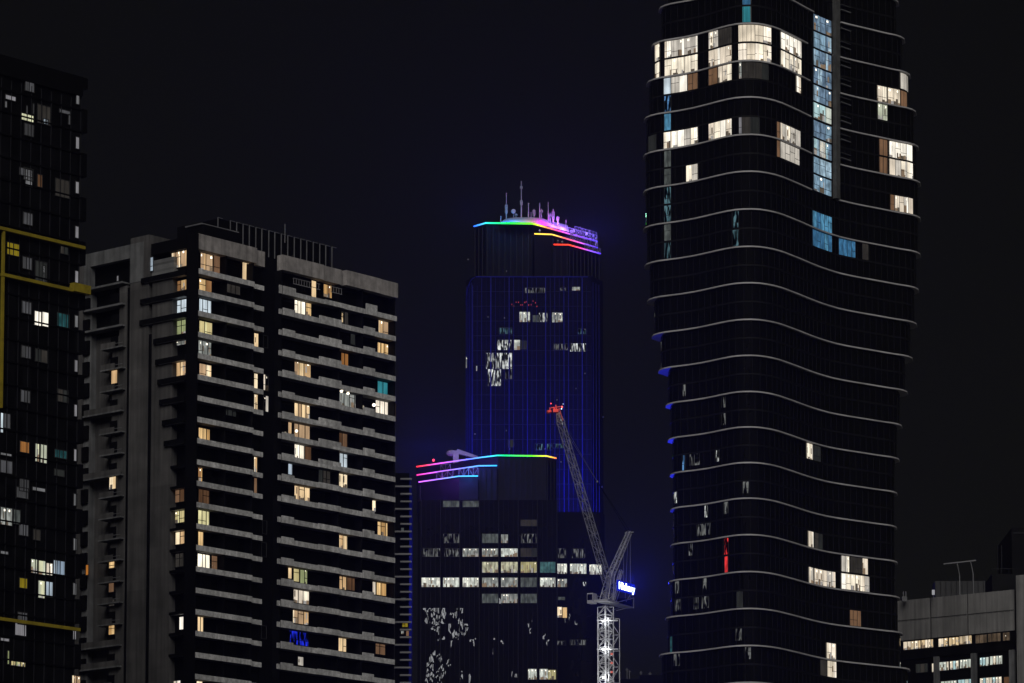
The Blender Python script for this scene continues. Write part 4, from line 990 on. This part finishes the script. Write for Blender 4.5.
BW = [(651,660,52,'cream',2),(665,698,48,'cream',5),(709,718.5,45,'cream',2),(719.5,732,41,'dim',3),(738.5,771,34,'bright',4),(780.5,801,42,'cream',5),
 (651,660,72,'cream',2),(665,698,67,'cream',5),(709,732,60,'cream',4),(738.5,771,53,'bright',4),(780.5,801,58,'cream',5),
 (664,671,88,'cool',1),(671.5,687.5,87,'cream',2),(688,698,84,'brown',2),(709,718,83,'brown',2),(718.5,732,79,'cream',3),(739,741.8,72,'officem',1),(742,768,71,'dim',4),(796,800.5,82,'cream',1),
 (664,698,141,'cream',5),(709,732,132,'cream',4),(739,742,126,'greyb',1),(742,759,125,'dim',2),(776.5,779.5,130,'brown',1),(780,790,132,'cream',2),(790,800,136,'cream',2),
 (776.5,779.5,148,'brown',1),(780,799,154,'cream',4),(686.5,698,173,'cream',2),(649,656.5,145,'dim',1),
 (900,907.5,84,'cream',1),(877,886.5,96,'cream',2),(887.3,899.5,98,'bright',2),(900,906.5,102,'brown',1),(877.5,887,114,'paleyel',2),(879,887,148,'brown',2),(889,912,151,'cream',4),(879,887,164,'brown',2),(889,912.5,168,'cream',4),(890,894,200,'brown',1),(894.5,912.5,204,'cream',4),
 (812.5,831.5,217,'blue',5),(812.5,831.5,236,'blue',5),(838.5,855,243,'blue',4),(862,868,250,'dim',2),(813,831,150,'stair',3),
 (806.5,812.3,447,'cream',2),(813,820,449,'dim',2),(808,813,537,'cream',2),(814,822,539,'dim',2),(808.5,813,573,'cream',1),(814,835,576,'cream',5),(841,849,561,'cream',2),(850,861,562,'dim',2),(862,867.5,566,'cream',1),(841,869,581,'cream',6),
 (849.5,860.5,616,'brown',3),(826.3,835.5,649,'bright',2),(820,826,664,'dim',1),(827,836,667,'bright',2),
 (664.5,671.2,105,'bluebrk',1),(664.5,671.2,122,'blue',1),(664.5,671.2,196,'tealbrk',1),(664.5,671.2,213,'tealbrk',1),(664.5,671.2,228,'officed',1),(664.5,671.2,245,'tealbrk',1),(664.5,671.2,176,'officed',1),(664.5,671.2,158,'officed',1),
 (732.5,739,220,'tealbrk',1),(732.5,739,238,'tealbrk',1),(742.5,750.5,-4,'blue',1),(742.5,750.5,13,'teal',1),
 (682.5,686,462,'bluebrk',1),(715.5,719.5,456,'broken',1),(722,726,411,'brokend',1),(722,726,422,'brokend',1),(683,686,390,'brokend',1),(672.5,676.5,498,'broken',1),(743,749,489,'brokend',1),(724.5,729,550,'red',1),(725,728.2,566,'redglint',1),  # broken, blue and red slivers from here: glass reflections painted as emission
 (675.5,679.5,593,'brokend',1),(675.5,681,605,'brokend',1),(703,707,594,'brokend',1),(694,699,605,'brokend',1),(702,709,606,'brokend',1),(689,693,550,'brokend',1),(697,711,527,'brokend',3),(705,708,512,'broken',1),(736,742,640,'brokend',1),(670.5,672.5,636,'tealdim',1),(745,751,655,'brokend',1),(690,700,464,'brokend',2),(737,743,591,'dim',2),(674,680,665,'brokend',1),(724,729,518,'brokend',1)]
for q in BW: bwin(*q[:3], q[3], q[4], hf=(.75 if q[3] in ('brokend', 'broken') else 1))
for k in range(10):
    bwin(813.3, 831, 22.5 + 18.4*k, 'stair' if k not in (5, 7) else 'clinic', 3, trans=1.0)
# concrete blade and small service balconies in the slot
m = MB()
zlo = at_y(834, 165, 694).z; zhi = zlev[0] + 6
pq, nv = cpoint(walls[4][0], 834.6, walls[4][1]); tq_ = Vector((nv.y, -nv.x)) * -1
A_ = pq + nv*.9; 
for P_, zt_, zb_ in walls[:8]:
    pq, nv = cpoint(P_, 834.6, (zt_+zb_)/2); t_ = Vector((-nv.y, nv.x)); a, b, c_, d_ = pq + nv*.8 - t_*.6, pq + nv*.8 + t_*.6, pq - nv*1 + t_*.6, pq - nv*1 - t_*.6
    if zb_ < zlo - 6: continue
    m.prism([tuple(a), tuple(b), tuple(c_), tuple(d_)], zb_, zt_ - .005)
m.build('concrete_blade', solid('blade_concrete', (.05, .05, .048), .9, var=.4, scale=.8), bulge)
for k in range(15):
    v = -8 + 18.5*k
    if v > 175: break
    best = min(walls, key=lambda w_: abs(proj((*cpoint(w_[0], 844, w_[2])[0], (w_[1]+w_[2])/2))[1] - v)); P_, zt_, zb_ = best
    pa, na = cpoint(P_, 838.5, zt_); pb, nb2 = cpoint(P_, 850, zt_); z = at_y(844, v, pa.y).z
    m = MB(); 
    for dz_, hgt in ((0, .16), (1.0, .05)):
        a, b = pa + na*.7, pb + nb2*.25; m.hexa([(a.x,a.y,z+dz_),(b.x,b.y,z+dz_),(pb.x,pb.y,z+dz_),(pa.x,pa.y,z+dz_),(a.x,a.y,z+dz_+hgt),(b.x,b.y,z+dz_+hgt),(pb.x,pb.y,z+dz_+hgt),(pa.x,pa.y,z+dz_+hgt)])
    m.build('service_balcony', side_conc, bulge)

# ================================================================== LOW BUILDING (right)
ZR = at_y(957, 595.2, 800).z
q0 = at_z(880, 603, ZR); q1 = at_z(1016, 589.6, ZR)
FB = Facade(q0, q1)
lowb = thing('clad_office_block', 'low block with ribbed pale cladding over a strip of warm lit windows', 'office block', (q1.x, q1.y, 0))
nb = Vector((-FB.n.x, -FB.n.y)); A = Vector((q0.x, q0.y)); B = Vector((q1.x, q1.y))
m = MB(); m.prism([tuple(A), tuple(B), tuple(B + nb*30), tuple(A + nb*30)], 0, ZR - .3); m.build('wall', dark, lowb)
zc1 = FB.hit(957, 635.8)[1]
ub = [880, 931.2, 968.3, 1015.4]
for i in range(3):
    m = MB(); t0 = FB.hit(ub[i] + .6, 610)[0]; t1 = FB.hit(ub[i+1] - .6, 610)[0]
    FB.box(m, t0, t1, zc1, ZR, .02, .3); k = t0 + .1
    while k < t1 - .1: FB.box(m, k, k + .16, zc1 + .003, ZR + .02, .302, .40); k += 1.35
    zmid = (zc1 + ZR)/2; FB.box(m, t0, t1, zmid - .05, zmid + .05, .405, .43, 1)
    m.build('cladding_panel', [clad, mull], lowb)
m = MB()
for u in (937.5, 974.8, 1013): 
    t = FB.hit(u, 660)[0]; FB.box(m, t - .55, t + .55, 0, zc1 - 3.9, .02, .7)
m.build('column', side_conc, lowb)
m = MB(); FB.box(m, FB.hit(880, 650)[0], FB.hit(1015, 650)[0], zc1 - 3.9, zc1 - 2.3, .02, .25); m.build('spandrel', dark2, lowb)
def fbw(u0, u1, v0, style, h=9.0, n=None):
    FB.window(lowb, u0, u1, v0, v0 + h, style, o=.25 if h == 8 else .1, panes=n, trans=False)
for (u0, u1, v0, st, n) in ((903.5,921,641.3,'hall',5),(921.5,933.5,639.8,'hall',4),(938.5,948,638.5,'hall',2),(949,959,637.5,'hall',3),(959.5,972,636,'hall',4),(975.5,987,635,'halld',3),(988,1001,633.5,'halld',3),(1003,1010,632.5,'halld',2)): fbw(u0, u1, v0, st, 8, n)
for (u0, u1, v0, st, n) in ((932,935,663.5,'clinic',1),(939.5,949,662,'clinic',3),(950,959,661,'clinic',3),(960,971.5,659.5,'clinic',4),(980,989,657.5,'clinic',3),(990,1002.5,656,'clinic',4),(941,957,681,'clinic',5),(958,972,679.5,'clinic',4),(980,1002,677.5,'clinic',7),(1004,1010,677,'brown',1),(916,928,664,'dim',3)): fbw(u0, u1, v0, st, 8.4, n)
for (u, v) in ((1005.8, 636), (947, 642.5), (959, 641)): FB.window(lowb, u-.6, u+.6, v-.6, v+.6, 'bright', o=.42, panes=1, trans=False)
m = MB()
for u in (903.5, 906): 
    q = at_y(u, 600, 806); m.bar((q.x, 806, ZR - .4), (q.x, 806, at_y(u, 591.5, 806).z), .12)
q = at_y(904.5, 598, 806); m.box(q.x - .5, q.x + .5, 805.7, 806.3, ZR - .4, q.z + .3); m.build('roof_vent', rail, lowb)
m = MB(); q = at_y(933.3, 592.5, 802); m.box(q.x-.25, q.x+.25, 801.7, 802.2, q.z-.45, q.z+.5); m.build('roof_lamp', lit('lit_roof', (.9,.9,.95), .35, 'flat'), lowb)
m = MB(); q = at_y(933.3, 592.5, 802); m.bar((q.x, 802, ZR-.5), (q.x, 802, q.z-.46), .06); m.build('lamp_post', rail, lowb)
# window-cleaning gantry on the roof
gan = thing('roof_gantry', 'thin pale beam gantry standing on the roof of the low clad block', 'gantry', (at_y(960, 590, 812).x, 812, ZR - .3))
a = at_y(943.6, 564, 812); b = at_y(976, 560.4, 812); m = MB(); m.bar(a, b, .17); m.build('beam', MATS['steel_rail'], gan)
m = MB()
for (u, v) in ((957, 562.5), (970.5, 561)):
    a = at_y(u, v, 812); m.bar(a, (a.x + .5, 812, a.z - 2.6), .09); m.bar((a.x+.5, 812, a.z-2.6), (a.x + .5, 812, ZR - .3), .12)
m.build('leg', rail, gan)
pl = thing('roof_plant', 'dark ventilation plant with mesh screens on the low clad block', 'ventilation plant', (at_y(957, 590, 815).x, 815, ZR - .3))
m = MB(); a = at_y(935, 578, 815); b = at_y(985, 578, 815); m.box(a.x, b.x, 815, 820, ZR - .3, at_y(957, 581, 815).z)
m.build('casing', solid('plant_casing', (.01,.01,.011), .6), pl)
m = MB(); k = a.x
while k < b.x: m.bar((k, 814.8, ZR - .3), (k, 814.8, a.z - .2 + .5*math.sin(k)), .05); k += 1.1
m.build('screen_post', mull, pl)
# block rising at the right edge
nxt_ = thing('concrete_block', 'taller pale ribbed block cut off by the right edge of the photo', 'office block', (q1.x + 8, q1.y - 2, 0))
q = at_y(1015.8, 575.5, q1.y - 1.2); zz = q.z
FN = Facade((q.x, q.y), (q.x + FB.d.x*30, q.y + FB.d.y*30))
nb = Vector((-FN.n.x, -FN.n.y)); A = Vector((q.x, q.y)); B = A + FB.d*30
m = MB(); m.prism([tuple(A), tuple(B), tuple(B + nb*22), tuple(A + nb*22)], 0, zz, 0, 1); 
k = .3
while k < 29: FN.box(m, k, k + .12, 0, zz - .01, .003, .09); k += 1.5
m.build('wall', [clad, dark], nxt_)
# dark building behind
db = thing('background_tower', 'unlit dark tower rising behind the blocks at the right edge', 'tower', (at_y(1030, 560, 960).x, 960, 0))
m = MB(); a = at_y(1011.5, 528, 960); m.box(a.x, a.x + 40, 960, 990, 0, a.z); m.build('wall', dark, db)
m = MB(); m.box(a.x + .5, a.x + 39, 959.8, 959.99, a.z - 1.4, a.z - 1.1); m.build('cornice', mull, db)
dh = thing('background_block', 'low dark rooftop with railings between the gantry and the right edge', 'building', (at_y(1003, 580, 850).x, 850, 0))
m = MB(); a = at_y(992, 574, 850); b = at_y(1019, 574, 850); m.box(a.x, b.x, 850, 870, 0, a.z); m.build('wall', dark2, dh)
m = MB(); k = a.x
while k < b.x: m.box(k, k+.06, 849.9, 849.96, a.z, a.z + 1.1); k += .9
m.box(a.x, b.x, 849.9, 849.96, a.z + 1.1, a.z + 1.2)
m.build('roof_rail', mull, dh)
m = MB()
for u in (997.5, 1001.5): 
    q = at_y(u, 545, 852); m.bar((q.x, 852, a.z - .2), (q.x, 852, q.z), .09)
m.build('antenna', mull, dh)
# low dark roofs between crane and curved tower
lr = thing('background_block', 'low black rooftop with small masts between the crane and curved tower', 'building', (at_y(640, 675, 860).x, 860, 0))
m = MB(); a = at_y(612, 679, 860); b = at_y(662, 679, 860); m.box(a.x, b.x, 860, 885, 0, a.z); c = at_y(640, 675, 861); m.box(c.x, b.x, 861, 880, a.z, c.z); m.build('wall', dark, lr)
m = MB()
for (u, v) in ((627, 668), (629.5, 670), (641, 671), (650, 672), (619, 671)):
    q = at_y(u, v, 862); m.bar((q.x, 862, a.z - .3), (q.x, 862, q.z), .09); m.bar((q.x-.4, 862, q.z-.4), (q.x+.4, 862, q.z-.4), .06)
m.build('roof_mast', rail, lr)

# ================================================================== TOWER BEHIND THE VIEWER, seen only in the glass
rt_ = thing('reflected_tower', 'high-rise seen only as broken white reflections in the dark glass facades', 'tower', (-10, -70, 0))
m = MB(); m.box(-50, 34, -100, -70, 0, 340); m.build('wall', dark, rt_)
bright_ = lit('lit_reflected', (.95, .97, 1), 7.5, 'flat')
FRf = Facade((-50, -70), (34, -70)); FRf.n = Vector((0, 1))
for k in range(98):
    if k < 78: t = rnd.choice((8, 10, 11.5, 13, 15, 22, 24, 26)) + rnd.random(); z = rnd.choice((254, 258, 262, 266, 270, 274, 286, 290, 294, 298)) + 0.0
    else: t = rnd.uniform(40, 80); z = 200 + 4.0 * rnd.randrange(0, 30)
    m = MB(); wd = rnd.choice((.5, .7, 1.1))
    FRf.box(m, t, t + wd, z, z + 2.6, .02, .1); m.build('window', bright_, rt_)
# ================================================================== HAZE
hz_ = MB(); hz_.box(-3000, 3000, -500, 6000, -1, 352)
hm, hn, ho = new_mat('haze_air')
pv = N(hn, 'ShaderNodeVolumePrincipled'); pv.inputs['Color'].default_value = (1, .97, .86, 1); pv.inputs['Density'].default_value = HAZE_D; pv.inputs['Anisotropy'].default_value = .65
hn.links.new(pv.outputs[0], ho.inputs['Volume'])
o = hz_.build('haze', hm); o['kind'] = 'stuff'
